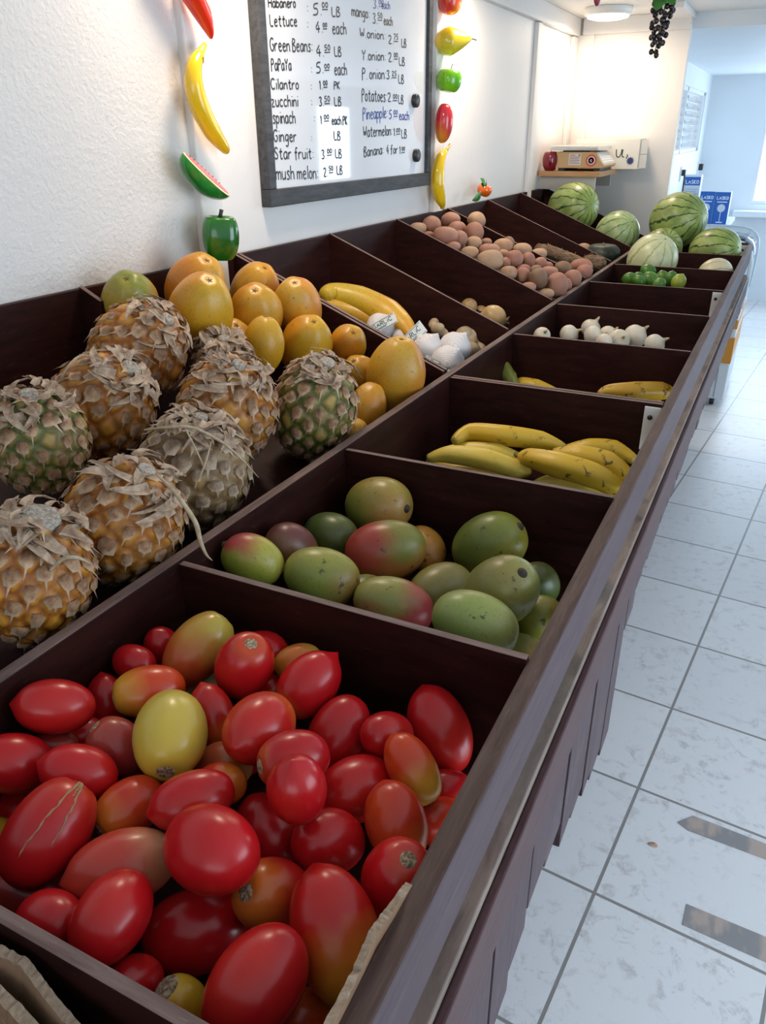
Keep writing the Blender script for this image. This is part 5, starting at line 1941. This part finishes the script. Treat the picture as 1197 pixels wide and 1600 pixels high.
# ---------------------------------------------------------------- potatoes
PTK = {'pink': ((.40, .19, .125), (.44, .24, .155), (.36, .155, .105)), 'tan': ((.46, .27, .155), (.42, .23, .14), (.48, .30, .18)), 'brown': ((.25, .145, .085), (.28, .17, .10), (.22, .12, .07))}
ORD = ['first', 'second', 'third', 'fourth', 'fifth', 'sixth', 'seventh', 'eighth', 'ninth', 'tenth', 'eleventh', 'twelfth', 'thirteenth', 'fourteenth']
rows_ = {}
pl_ = PLACED['potato']
for i, q in enumerate(pl_):
    d = Vector(q[1:4]) - CAM
    sz_ = 'large ' if q[4] > .027 else 'small ' if q[4] < .0185 else ''
    rows_.setdefault((sz_, q[0]), []).append((d.dot(RT) / d.dot(FW), i))
pot_lab = {}
ORDN = lambda k: {0: 'first', 1: 'second', 2: 'third', 3: 'fourth', 4: 'fifth', 5: 'sixth', 6: 'seventh', 7: 'eighth', 8: 'ninth', 9: 'tenth', 10: 'eleventh', 11: 'twelfth', 12: 'thirteenth', 13: 'fourteenth', 14: 'fifteenth', 15: 'sixteenth', 16: 'seventeenth', 17: 'eighteenth', 18: 'nineteenth', 19: 'twentieth', 20: 'twenty-first', 21: 'twenty-second', 22: 'twenty-third', 23: 'twenty-fourth', 24: 'twenty-fifth'}[k]
WORD = {'pink': 'pinkish potato', 'tan': 'tan-skinned potato', 'brown': 'brown earthy potato'}
for (sz_, kd), lst in rows_.items():
    lst.sort()
    n = len(lst)
    for k, (_, i) in enumerate(lst):
        size = sz_ or 'middling '
        if k <= n // 2:
            pot_lab[i] = '%s%s in the sloping potato heap, %s such one counted from the left' % (size, WORD[kd], ORDN(k))
        else:
            pot_lab[i] = '%s%s in the sloping potato heap, %s such one counted from the right' % (size, WORD[kd], ORDN(n - 1 - k))
for i, (kd, x, y, z, B, A, ax_, ay_, az_, stm) in enumerate(pl_):
    rr = random.Random(900 + i)

    def pof(u, ph, q):
        k = 1 + .16 * n3(q, 18, i * 3.1) + .05 * n3(q, 45, i)
        return q * k
    o = blob(B * 1.03, A * 1.0, pof, 18, 24, .85).build('potato', potato_skin, None, True)
    place(o, (x, y, z), (ax_, ay_, az_), rr.uniform(0, 6.28))
    c, t, s = PTK[kd]
    j = rr.uniform(.88, 1.08)
    set_skin(o, [q * j for q in c], t, s, 0, i * .41)
    tag(o, pot_lab[i], 'potato', 'potatoes heaped in the sloping bins')

# ---------------------------------------------------------------- limes, white onions
LIME_LABELS = ['lime at the far left of the limes', 'lime low in front, second from the left', 'lime highest in the middle at the back', 'dark green lime in the front middle',
               'lime behind the front middle one, to its right', 'lime in front of the right back', 'yellowish lime at the right end of the limes', 'lime low between the front middle and the right end', 'small lime hidden at the back left']
for i, (kd, x, y, z, B, A, ax_, ay_, az_, stm) in enumerate(PLACED['lime']):
    o = blob(B, A, lambda u, ph, q: Vector((q.x, q.y, q.z * (1.0 + .12 * (abs(2 * u - 1)) ** 8))), 18, 26, .95).build('lime', lime_skin, None, True)
    place(o, (x, y, z), (ax_, ay_, az_), i)
    set_skin(o, (.045, .16, .012) if kd == 'lime' else (.24, .32, .03), (.07, .20, .015) if kd == 'lime' else (.20, .30, .03), (.10, .22, .02) if kd == 'lime' else (.28, .34, .04), 0, i)
    tag(o, LIME_LABELS[i] + ', in their dark wooden bin', 'lime', 'limes')
ON_LABELS = ['white onion at the left front of the white onions', 'white onion standing highest at the back left, with a stem tip', 'white onion in front of the highest one', 'white onion third along the front row', 'broad white onion in the middle of the row',
             'papery white onion with a dry top, right of the middle', 'white onion at the right end of the row', 'pale onion half hidden in the left corner by the ridge board', 'white onion low at the front, mostly hidden by the divider']
onion_tip = plain('onion_dry_tip', (.60, .48, .30), .7)


def onion_fn(u, ph, q):
    k = 1.0 if u < .80 else 1 - .3 * (u - .80) / .2
    d = .28 * max(0, (u - .88) / .12) ** 1.5
    return Vector((q.x * k, q.y * k, q.z * (1 + d)))


for i, (kd, x, y, z, B, A, ax_, ay_, az_, stm) in enumerate(PLACED['white_onion']):
    o = blob(B * 1.02, B * .92, onion_fn, 22, 28, .9).build('white_onion', onion_skin, None, True)
    rr = random.Random(i)
    place(o, (x, y, z), (rr.uniform(.3, 1), rr.uniform(-.8, .4), rr.uniform(.2, .9)), i)
    set_skin(o, (.72, .66, .54), (.62, .54, .38), (.70, .62, .48), 0, i)
    tag(o, ON_LABELS[i], 'onion', 'white onions')
    zt = max(v.co.z for v in o.data.vertices)
    MB().tube([(0, 0, zt - .006), (.001, 0, zt + .003), (.002, .001, zt + .007)], [.005, .003, .0016], 8).build('dry_tip', onion_tip, o, True)
# onions seen through the slot under the rail
for i, (px_, py_, r_) in enumerate(((1121, 523, .027), (1107, 566, .029), (1098, 584, .027))):
    P = at_x(px_, py_, .372)
    o = blob(r_, r_ * .92, onion_fn, 20, 26, .9).build('white_onion', onion_skin, None, True)
    o.location = (.396 - r_ * .62, P.y, .787 + r_ * .93)
    place(o, (.396 - r_, P.y, .800 + r_ * .97), (.1, 1, .1), i)
    set_skin(o, (.70, .62, .46), (.62, .54, .38), (.66, .56, .38), 0, i + 4)
    tag(o, ['white onion seen through the rail slot, the farthest one', 'white onion seen through the rail slot, the middle one', 'white onion seen through the rail slot, the nearest one'][i], 'onion', 'white onions')

# yellow onions
YO = [(733, 479, .905, .024, 'small yellow onion at the left end of the yellow onion bin'), (777, 497, .900, .034, 'large yellow onion with a dry root tuft, nearest the ridge'),
      (752, 488, .885, .020, 'yellow onion between the small and the large one, low in the bin')]
for i, (px_, py_, zz_, r_, lb_) in enumerate(YO):
    P = at_z(px_, py_, zz_)
    o = blob(r_, r_ * (1.05 if i == 1 else .95), onion_fn, 22, 28, .9).build('yellow_onion', onion_skin, None, True)
    P.x -= .012 * (i == 1)
    place(o, P, (-.6, -.5, .2) if i == 1 else (.3, -.4, .8), i)
    set_skin(o, (.58, .36, .15), (.50, .30, .12), (.62, .42, .20), 0, i + 9)
    tag(o, lb_, 'onion', 'yellow onions')
    if i == 1:
        m = MB()
        rr = random.Random(3)
        zb_ = min(v.co.z for v in o.data.vertices)
        for k in range(14):
            a = rr.uniform(0, 6.28)
            l_ = rr.uniform(.008, .016)
            m.tube([(0, 0, zb_ + .003), (.004 * math.cos(a), .004 * math.sin(a), zb_ - .004), (l_ * math.cos(a + 1), l_ * math.sin(a + 1), zb_ - .006 - rr.uniform(0, .006))], [.0008, .0007, .0004], 4)
        m.build('root_tuft', onion_tip, o)
P = at_z(786, 470, .9)
for i, (px_, py_, lb_) in enumerate(((902, 470, 'single onion in the almost empty bin, by the ridge'), (989, 482, 'pale onion in the almost empty bin, near its middle'))):
    P = at_y(px_, py_, 2.30 if i == 0 else 2.27)
    r_ = .024
    o = blob(r_, r_ * .95, onion_fn, 20, 26, .9).build('yellow_onion', onion_skin, None, True)
    place(o, (P.x, P.y, .786 + r_ * .97), (.3, .2, 1), i)
    set_skin(o, (.56, .40, .22), (.50, .34, .18), None, 0, i + 13)
    tag(o, lb_, 'onion', 'stray onions')
P = at_y(640, 431, 2.05)

# ---------------------------------------------------------------- bananas and plantains
ban = NT('banana_peel')
bv = ban.coord('Object')
lng = ban.attr('along', 'GEOMETRY', 'Fac')
strk = ban.noise(ban.coord('Object', (1, 1, 1), (2, 4, 1)), 55, 5, .6, .8)
c = ban.mix(ban.ramp(ban.noise(bv, 14, 3), [(.35, 0.0), (.7, 1.0)]), ban.attr('col'), ban.attr('side'))
c = ban.mix(ban.ramp(lng, [(.0, 1.0), (.10, 0.0), (.90, 0.0), (1.0, 1.0)]), c, ban.attr('tip'))
c = ban.mix(ban.math('MULTIPLY', ban.ramp(strk, [(.60, 0.0), (.66, 1.0)]), ban.attr('tipshift', out='Fac')), c, (.05, .028, .015))
ban.color(c).set(Roughness=.42)
ban = ban.m


def banana(name, pts, rads, cols, spots, label, group, stem=True, seed=0):
    P = [Vector(q) for q in pts]
    Q, S, T_ = [], [], []
    n = len(P)
    for i in range(n - 1):
        for k in range(6):
            t = k / 6
            p0, p1, p2, p3 = P[max(i - 1, 0)], P[i], P[i + 1], P[min(i + 2, n - 1)]
            Q.append(.5 * ((2 * p1) + (p2 - p0) * t + (2 * p0 - 5 * p1 + 4 * p2 - p3) * t * t + (3 * p1 - p0 - 3 * p2 + p3) * t ** 3))
            S.append(rads[i] * (1 - t) + rads[i + 1] * t)
            T_.append((i + t) / (n - 1))
    Q.append(P[-1])
    S.append(rads[-1])
    T_.append(1.0)
    org = Q[len(Q) // 2].copy()
    seg = 16
    mb = MB().tube([q - org for q in Q], S, seg, cross=lambda t: 1 + .07 * math.cos(5 * t))
    me = mb.mesh(name)
    at_ = me.attributes.new('along', 'FLOAT', 'POINT')
    at_.data.foreach_set('value', np.repeat(np.array(T_, dtype=np.float32), seg))
    o = link(name, me, ban, None, True)
    o.location = org
    set_skin(o, cols[0], cols[1], cols[2], spots, seed)
    tag(o, label, 'banana' if name == 'banana' else 'plantain', group)
    if stem:
        d = (Q[0] - Q[1]).normalized()
        a = Q[0] - org
        MB().tube([a - d * .004, a + d * .008, a + d * .018], [rads[0] * .98, rads[0] * .72, rads[0] * .78], 10).build('stem', plain('peel_stem_%s_%d' % (name, seed), (.20, .17, .05), .6), o, True)
    tp = Q[-1] - org
    d = (Q[-1] - Q[-2]).normalized()
    MB().tube([tp - d * .002, tp + d * .004], [rads[-1] * .95, rads[-1] * .6], 8).build('blossom_tip', stem_brown, o, True)
    return o


YEL = ((.68, .43, .028), (.36, .29, .05), (.64, .41, .03))
YEP = ((.70, .52, .08), (.42, .35, .07), (.68, .48, .06))
BG = 'bananas in the third bin'
az = lambda a, b, z: at_z(a, b, z)
r0 = .0185
banana('banana', [az(709, 690, .852), az(735, 675, .862), az(790, 680, .866), az(845, 688, .858), az(884, 700, .846)], [.007, .0165, .019, .0175, .006], YEL, .5, 'longest banana lying across the top at the back of the banana bin', BG, False, 1)
banana('banana', [az(690, 706, .826), az(730, 703, .834), az(780, 708, .836), az(832, 726, .822)], [.007, .015, .0165, .008], YEP, .35, 'banana just in front of the longest one, left side of the bin', BG, False, 2)
banana('banana', [az(668, 716, .835), az(705, 710, .845), az(760, 718, .845), az(805, 732, .835), az(826, 738, .825)], [.006, .0165, .019, .0165, .008], YEP, .15, 'clean pale yellow banana left of the spotted front one', BG, False, 3)
banana('banana', [az(668, 721, .806), az(700, 730, .808), az(745, 741, .806), az(790, 750, .806)], [.006, .016, .0175, .007], YEP, .2, 'banana low at the near divider on the left, half hidden', BG, False, 4)
banana('banana', [az(814, 712, .852), az(830, 716, .860), az(870, 726, .864), az(925, 742, .858), az(962, 762, .842), az(975, 773, .832)], [.007, .0165, .021, .0205, .0155, .006], YEL, .85, 'thick spotted banana in front on the right, with a browning end', BG, True, 5)
banana('banana', [az(865, 708, .850), az(905, 712, .856), az(950, 723, .852), az(985, 744, .838)], [.008, .0185, .0195, .010], YEL, .9, 'streaked banana behind the thick spotted one', BG, False, 6)
banana('banana', [az(880, 704, .830), az(920, 699, .842), az(960, 703, .842), az(993, 719, .832)], [.008, .016, .0175, .008], YEL, .6, 'banana at the far right against the rear divider', BG, False, 7)
banana('banana', [az(835, 756, .818), az(870, 752, .824), az(915, 758, .822), az(950, 771, .812)], [.006, .0155, .0165, .006], YEP, .2, 'pale banana low in front of the thick spotted one', BG, False, 8)
banana('banana', [az(935, 772, .806), az(960, 768, .812), az(982, 758, .812), az(996, 742, .81)], [.009, .015, .015, .006], YEL, .4, 'banana end in the right corner by the outer rail', BG, False, 9)
PG = 'plantains in the fourth bin'
banana('plantain', [az(781, 560, .868), az(786, 572, .856), az(795, 590, .835), az(806, 606, .815)], [.006, .0155, .019, .010], ((.20, .20, .03), (.06, .06, .02), (.26, .26, .04)), .4, 'greenish plantain leaning against the ridge board', PG, False, 11)
banana('plantain', [az(795, 604, .806), az(815, 600, .815), az(840, 604, .815), az(870, 612, .806)], [.006, .016, .017, .007], YEL, .4, 'yellow plantain mostly hidden behind the near divider, left', PG, False, 12)
banana('plantain', [az(934, 616, .836), az(950, 611, .842), az(990, 611, .846), az(1030, 611, .842), az(1056, 616, .832)], [.004, .0145, .021, .0205, .008], ((.56, .33, .025), (.22, .13, .03), (.50, .27, .02)), 1.0, 'dark-streaked yellow plantain on the right by the outer rail', PG, False, 13)
banana('plantain', [az(940, 622, .808), az(970, 622, .812), az(1010, 628, .812), az(1035, 634, .806)], [.006, .016, .0175, .007], YEP, .2, 'pale plantain under the dark-streaked one', PG, False, 14)

# ---------------------------------------------------------------- yellow squash, garlic, ginger
sq_m = papaya_skin


def squash(pts, rads, cols, label, seed):
    n = len(pts)
    Q, S = [], []
    for i in range(n - 1):
        for k in range(6):
            t = k / 6
            p0, p1, p2, p3 = pts[max(i - 1, 0)], pts[i], pts[i + 1], pts[min(i + 2, n - 1)]
            Q.append(.5 * ((2 * p1) + (p2 - p0) * t + (2 * p0 - 5 * p1 + 4 * p2 - p3) * t * t + (3 * p1 - p0 - 3 * p2 + p3) * t ** 3))
            S.append(rads[i] * (1 - t) + rads[i + 1] * t)
    Q.append(pts[-1])
    S.append(rads[-1])
    org = Q[len(Q) // 2].copy()
    o = MB().tube([q - org for q in Q], S, 20).build('yellow_squash', sq_m, None, True)
    o.location = org
    set_skin(o, *cols, 0, seed)
    tag(o, label, 'squash', 'yellow squashes')
    return o


def slope_pt(px_, py_, r_):
    for k in range(400):
        z_ = 1.12 - k * .001
        P = at_z(px_, py_, z_)
        fl_ = .83 + max(0, -P.x) / .51 * .155
        if z_ <= fl_ + r_:
            return P
    return P


def sq_pts(lst, extra=0.0):
    out = []
    for a, b, r_ in lst:
        out.append(slope_pt(a, b, r_ + extra))
    return out


L1 = [(507, 462, .015), (520, 459, .026), (560, 470, .036), (605, 492, .038), (632, 512, .026), (642, 524, .008)]
squash(sq_pts([(a, b, .055) for a, b, r_ in L1]), [q[2] for q in L1], ((.60, .36, .02), (.56, .38, .03), (.60, .30, .02)), 'long yellow squash lying behind, right of the spotted papaya', 31)
L2 = [(507, 482, .012), (520, 480, .020), (550, 488, .024), (585, 502, .026), (600, 512, .010)]
squash(sq_pts([(a, b, .030) for a, b, r_ in L2]), [q[2] for q in L2], ((.60, .33, .03), (.56, .34, .04), (.60, .30, .04)), 'shorter yellow squash in front of the long one, beside the netted garlic', 32)

net = NT('white_net_bag')
wv = net.coord('Object')
wvz = net.node('ShaderNodeTexWave', wave_type='BANDS', bands_direction='DIAGONAL')
wvz.inputs['Scale'].default_value = 180
wvz.inputs['Distortion'].default_value = 1.5
net.ln(wv, wvz.inputs['Vector'])
net.color(net.mix(wvz.outputs['Fac'], (.62, .58, .58), (.80, .78, .78))).set(Roughness=.6)
net.bump(wvz.outputs['Fac'], .3, .0015)
tagm = plain('white_tag_paper', (.74, .76, .74), .5)
tagp = plain('dark_green_tag_print', (.02, .06, .045), .5)


def garlic_bulb(i):
    def gf(u, ph, q):
        k = 1 + .07 * abs(math.cos(2.5 * ph + i)) - .03
        k *= 1.0 if u < .7 else 1 - .45 * ((u - .7) / .3)
        d = .35 * max(0, (u - .8) / .2) ** 1.4
        return Vector((q.x * k, q.y * k, q.z * (1 + d)))
    return gf


def garlic(px_, py_, r_, nb, dirn, lab, tg, seed, zadd=.0):
    """a net bag of garlic bulbs with a paper tag; nb bulbs lie in a row along dirn"""
    P = slope_pt(px_, py_, r_ * 1.05 + zadd)
    e = empty('garlic_net', P)
    tag(e, lab, 'garlic', 'netted garlic')
    d = Vector(dirn).normalized()
    for k in range(nb):
        b = blob(r_, r_ * .92, garlic_bulb(seed + k), 20, 30, .9).build('garlic_bulb', net.m, e, True)
        b.location = d * (r_ * 1.75 * k)
        b.rotation_mode = 'QUATERNION'
        b.rotation_quaternion = axis_rot((.5 * d.x + .1, .5 * d.y - .3, .75), seed + k)
    if tg:
        c_, u_, v_, n_ = [Vector(q) for q in tg]
        u_ = u_
        nn = u_.cross(v_).normalized()
        m = MB()
        q = [c_ - u_ - v_, c_ + u_ - v_, c_ + u_ + v_, c_ - u_ + v_]
        m.add([w + nn * .0005 for w in q] + [w - nn * .0003 for w in q], [(0, 1, 2, 3), (7, 6, 5, 4), (0, 4, 5, 1), (1, 5, 6, 2), (2, 6, 7, 3), (3, 7, 4, 0)])
        t_ = m.build('paper_tag', tagm, e)
        pm = MB()
        st, wd = glyph_strokes('GARLIC')
        for s_ in st:
            ribbon(pm, smooth_line(s_), .0016, c_ - u_ * .7 - v_ * .1 + nn * .0006, u_ * 1.4 / wd, v_ * .75 / 10, nn)
        for f_ in (-.85, .85):
            ribbon(pm, [(-.92, f_), (.92, f_)], .001, c_ + nn * .0006, u_, v_, nn)
        for f_ in (-.35, -.55):
            ribbon(pm, [(-.6, f_), (.4 + f_ * .4, f_)], .0012, c_ + nn * .0006, u_, v_, nn)
        pm.build('tag_print', tagp, t_)
    return e


GRR = RT
GUU = UP
garlic(596, 513, .036, 1, (1, .3, 0), 'netted garlic farthest left, with a tag across it, under the yellow squash',
       [GRR * .003 + GUU * .000 - FW * .038, GRR * .030 + GUU * .017, GUU * .011 - GRR * .005, (0, 0, 0)], 1)
garlic(631, 530, .030, 1, (1, .3, 0), 'netted garlic between the two tagged ones at the back', None, 2)
garlic(668, 545, .037, 2, (.9, .62, .0), 'pair of netted garlic bulbs with an upright tag, in the middle',
       [GRR * -.034 + GUU * .024 - FW * .016, GRR * .024 + GUU * .025, GUU * .012 - GRR * .009, (0, 0, 0)], 3, .004)
garlic(700, 566, .038, 1, (1, .3, 0), 'netted garlic nearest the ridge corner, with a printed tag below it',
       [GRR * -.024 + GUU * -.018 - FW * .032, GRR * .034 - GUU * .016, GUU * .012 + GRR * .009, (0, 0, 0)], 4)
# net tail
P = slope_pt(738, 562, .012)
# ginger
gin = NT('ginger_skin')
gv = gin.coord('Object')
gin.color(gin.mix(gin.ramp(gin.noise(gv, 50, 5), [(.35, 0.0), (.65, 1.0)]), (.32, .21, .12), (.52, .40, .25))).set(Roughness=.65)
gin.bump(gin.noise(gin.coord('Object', (1, 1, 3)), 90, 4), .4, .003)


def ginger(lst, label, seed, zadd):
    P0 = slope_pt(lst[0][0], lst[0][1], .02 + zadd)
    e_ = None
    m = MB()
    for k, (a, b, r_, zz) in enumerate(lst):
        Q = slope_pt(a, b, r_ / FPX * depth(P0) + zz) - P0
        rr_ = r_ / FPX * depth(P0)
        bl = blob(rr_, rr_ * 1.25, lambda u, ph, q: q * (1 + .10 * n3(q, 40, seed + k)), 14, 18)
        R_ = axis_rot((math.sin(k * 2.1), math.cos(k * 1.3), .4))
        m.add([R_ @ Vector(v) + Q for v in bl.v], bl.f)
        bl = None
    me = m.mesh('ginger_root')
    o = link('ginger_root', me, gin.m, None, True)
    md = o.modifiers.new('merge', 'REMESH')
    md.mode = 'VOXEL'
    md.voxel_size = .0022
    md.use_smooth_shade = True
    o.location = P0
    tag(o, label, 'ginger', 'ginger roots')
    return o


ginger([(725, 524, 13, .026), (733, 514, 10, .040), (739, 522, 12, .032), (710, 530, 11, .020), (747, 519, 10, .032), (755, 527, 10, .026), (760, 518, 8, .030), (766, 528, 8, .022), (761, 535, 9, .018), (748, 536, 11, .018), (733, 536, 12, .016), (720, 540, 11, .014), (738, 547, 12, .012), (727, 552, 10, .010), (750, 545, 10, .012)],
       'knobbly ginger root cluster at the right of the netted garlic', 1, .02)
ginger([(678, 506, 8.5, .035), (684, 514, 9, .03), (691, 520, 8, .024), (698, 526, 7, .02)], 'small finger of ginger behind the netted garlic pair', 7, .03)

# ---------------------------------------------------------------- dark roots, kabocha
rootm = NT('fibrous_root_skin')
rv = rootm.coord('Object')
rootm.color(rootm.mix(rootm.ramp(rootm.noise(rootm.coord('Object', (6, 1, 1)), 45, 5), [(.35, 0.0), (.65, 1.0)]), (.07, .04, .025), (.27, .17, .10))).set(Roughness=.85)
rootm.bump(rootm.noise(rv, 140, 5), .8, .006)


def rootveg(P, A, B, ax, label, seed):
    def f_(u, ph, q):
        return q * (1 + .14 * n3(q, 16, seed) + .06 * math.sin(q.z * 300) * .5)
    o = blob(B, A, f_, 40, 26, .75).build('taro_root', rootm.m, None, True)
    place(o, P, ax)
    tag(o, label, 'root vegetable', 'dark fibrous roots')
    rr = random.Random(seed)
    m = MB()
    for k in range(60):
        th, ph = rr.uniform(.4, 2.8), rr.uniform(0, 6.28)
        q = Vector((B * math.sin(th) ** .75 * math.cos(ph), B * math.sin(th) ** .75 * math.sin(ph), -A * math.cos(th)))
        n_ = Vector((math.cos(ph), math.sin(ph), rr.uniform(-.6, .6))).normalized()
        m.tube([q * .97, q + n_ * .004, q + n_ * .007 + Vector((0, 0, rr.uniform(-.006, .006)))], [.0007, .0006, .0003], 4)
    m.build('root_hairs', bract_tan, o)


P = at_z(880, 401, .958)
rootveg((P.x, P.y, .958), .105, .024, (.95, .06, -.30), 'long dark fibrous root lying behind the potatoes', 3)
P = at_z(934, 411, .93)
rootveg((P.x - .015, P.y, .93), .044, .030, (.8, .2, -.2), 'short dark fibrous root by the ridge, right of the potatoes', 5)
P = at_y(942, 393, 3.28)
kab = blob(.068, .048, lambda u, ph, q: Vector((q.x * (1 + .05 * abs(math.cos(5 * ph))), q.y * (1 + .05 * abs(math.cos(5 * ph))), q.z - .012 * math.exp(-((1 - u) / .14) ** 2))), 24, 50, .8)
kbm = NT('kabocha_rind')
kbm.color(kbm.mix(kbm.ramp(kbm.noise(kbm.coord('Object'), 60, 5), [(.5, 0.0), (.72, .8)]), (.018, .028, .018), (.10, .12, .07))).set(Roughness=.5)
o = kab.build('kabocha_squash', kbm.m, None, True)
o.location = (P.x, P.y, .915)
tag(o, 'dark green kabocha squash behind the long fibrous root', 'squash')
MB().tube([(0, 0, .033), (.001, 0, .040), (.003, .001, .045)], [.008, .005, .006], 8).build('stem', plain('corky_stem', (.26, .20, .12), .8), o, True)
P = at_y(916, 389, 3.28)
o = blob(.028, .034, lambda u, ph, q: q * (1 + .1 * n3(q, 20, 5)), 18, 22).build('potato', potato_skin, None, True)
place(o, (P.x - .01, P.y - .01, .93), (1, .2, 0))
set_skin(o, *PTK['tan'], 0, 77)
tag(o, 'lone tan potato beside the dark kabocha squash', 'potato')

# ---------------------------------------------------------------- melons
def melon_mat(name, base, stripe, pale, nstr, net_=0.0):
    t = NT(name)
    tc = t.node('ShaderNodeTexCoord')
    sep = t.node('ShaderNodeSeparateXYZ')
    t.ln(tc.outputs['Object'], sep.inputs[0])
    nz_ = t.noise(t.coord('Object', (1, 1, .6)), 22, 5, .65)
    ang = t.math('ARCTAN2', sep.outputs[0], sep.outputs[1])
    ang = t.math('ADD', ang, t.math('MULTIPLY', t.math('SUBTRACT', nz_, .5), .55))
    w = t.math('ABSOLUTE', t.math('SINE', t.math('MULTIPLY', ang, nstr / 2)))
    fine_ = t.noise(t.coord('Object', (1, 1, .5)), 70, 5, .7)
    w2 = t.math('ADD', w, t.math('MULTIPLY', t.math('SUBTRACT', fine_, .5), .5))
    stp = t.ramp(w2, [(.16, 1.0), (.32, 0.0)])
    c_ = t.mix(t.ramp(t.noise(t.coord('Object'), 14, 4), [(.35, 0.0), (.7, 1.0)]), base, pale)
    c_ = t.mix(t.math('MULTIPLY', t.ramp(t.noise(t.coord('Object', (1, 1, .4)), 30, 3), [(.46, .0), (.6, .35)]), 1.0), c_, stripe)
    c_ = t.mix(stp, c_, stripe)
    t.color(c_).set(Roughness=.34)
    return t.m


wm_mat = melon_mat('watermelon_rind', (.26, .37, .085), (.022, .06, .018), (.44, .50, .17), 14)
wm_pale = melon_mat('pale_watermelon_rind', (.40, .50, .22), (.12, .22, .07), (.52, .60, .32), 12)
hd_mat = melon_mat('pale_melon_rind', (.58, .62, .36), (.34, .38, .17), (.66, .68, .44), 10)
cant = melon_mat('netted_melon_rind', (.62, .56, .38), (.40, .40, .22), (.68, .62, .44), 10)
ML = [
    ((.118, 3.636, 1.022), .110, .118, (.80, -.52, .30), wm_mat, 'biggest striped watermelon, on top of the others at the end of the stand'),
    ((.088, 3.478, .922), .081, .088, (.35, -.75, .55), wm_mat, 'smaller striped watermelon in front, under the left of the biggest one'),
    ((.290, 3.505, .925), .088, .102, (.85, -.45, .20), wm_mat, 'striped watermelon lying at the right, behind the end divider'),
    ((-.33, 3.635, 1.055), .106, .118, (.75, -.55, .2), wm_mat, 'striped watermelon in the last sloping bin, nearest the wall'),
    ((-.115, 3.57, .965), .090, .096, (.6, -.4, .5), wm_pale, 'pale striped watermelon in the last sloping bin, by the ridge'),
    ((.108, 3.115, .928), .090, .093, (.4, -.3, .8), hd_mat, 'pale green round melon by the ridge, right in front of the watermelons'),
    ((.334, 3.10, .893), .056, .060, (.9, -.1, .3), cant, 'small cream netted melon near the outer rail'),
]
for (P, B, A, ax, mt_, lb_) in ML:
    o = blob(B, A, None, 28, 40, .92).build('watermelon' if 'watermelon' in lb_.split(',')[0] else 'melon', mt_, None, True)
    place(o, P, ax, .4 + B * 7)
    tag(o, lb_, 'melon', 'watermelons and melons')
    MB().lathe([(.005, A - .0012), (.004, A + .0012), (0, A + .0016)], 10).build('blossom_scar', plain('melon_scar', (.30, .30, .14), .8), o, True)
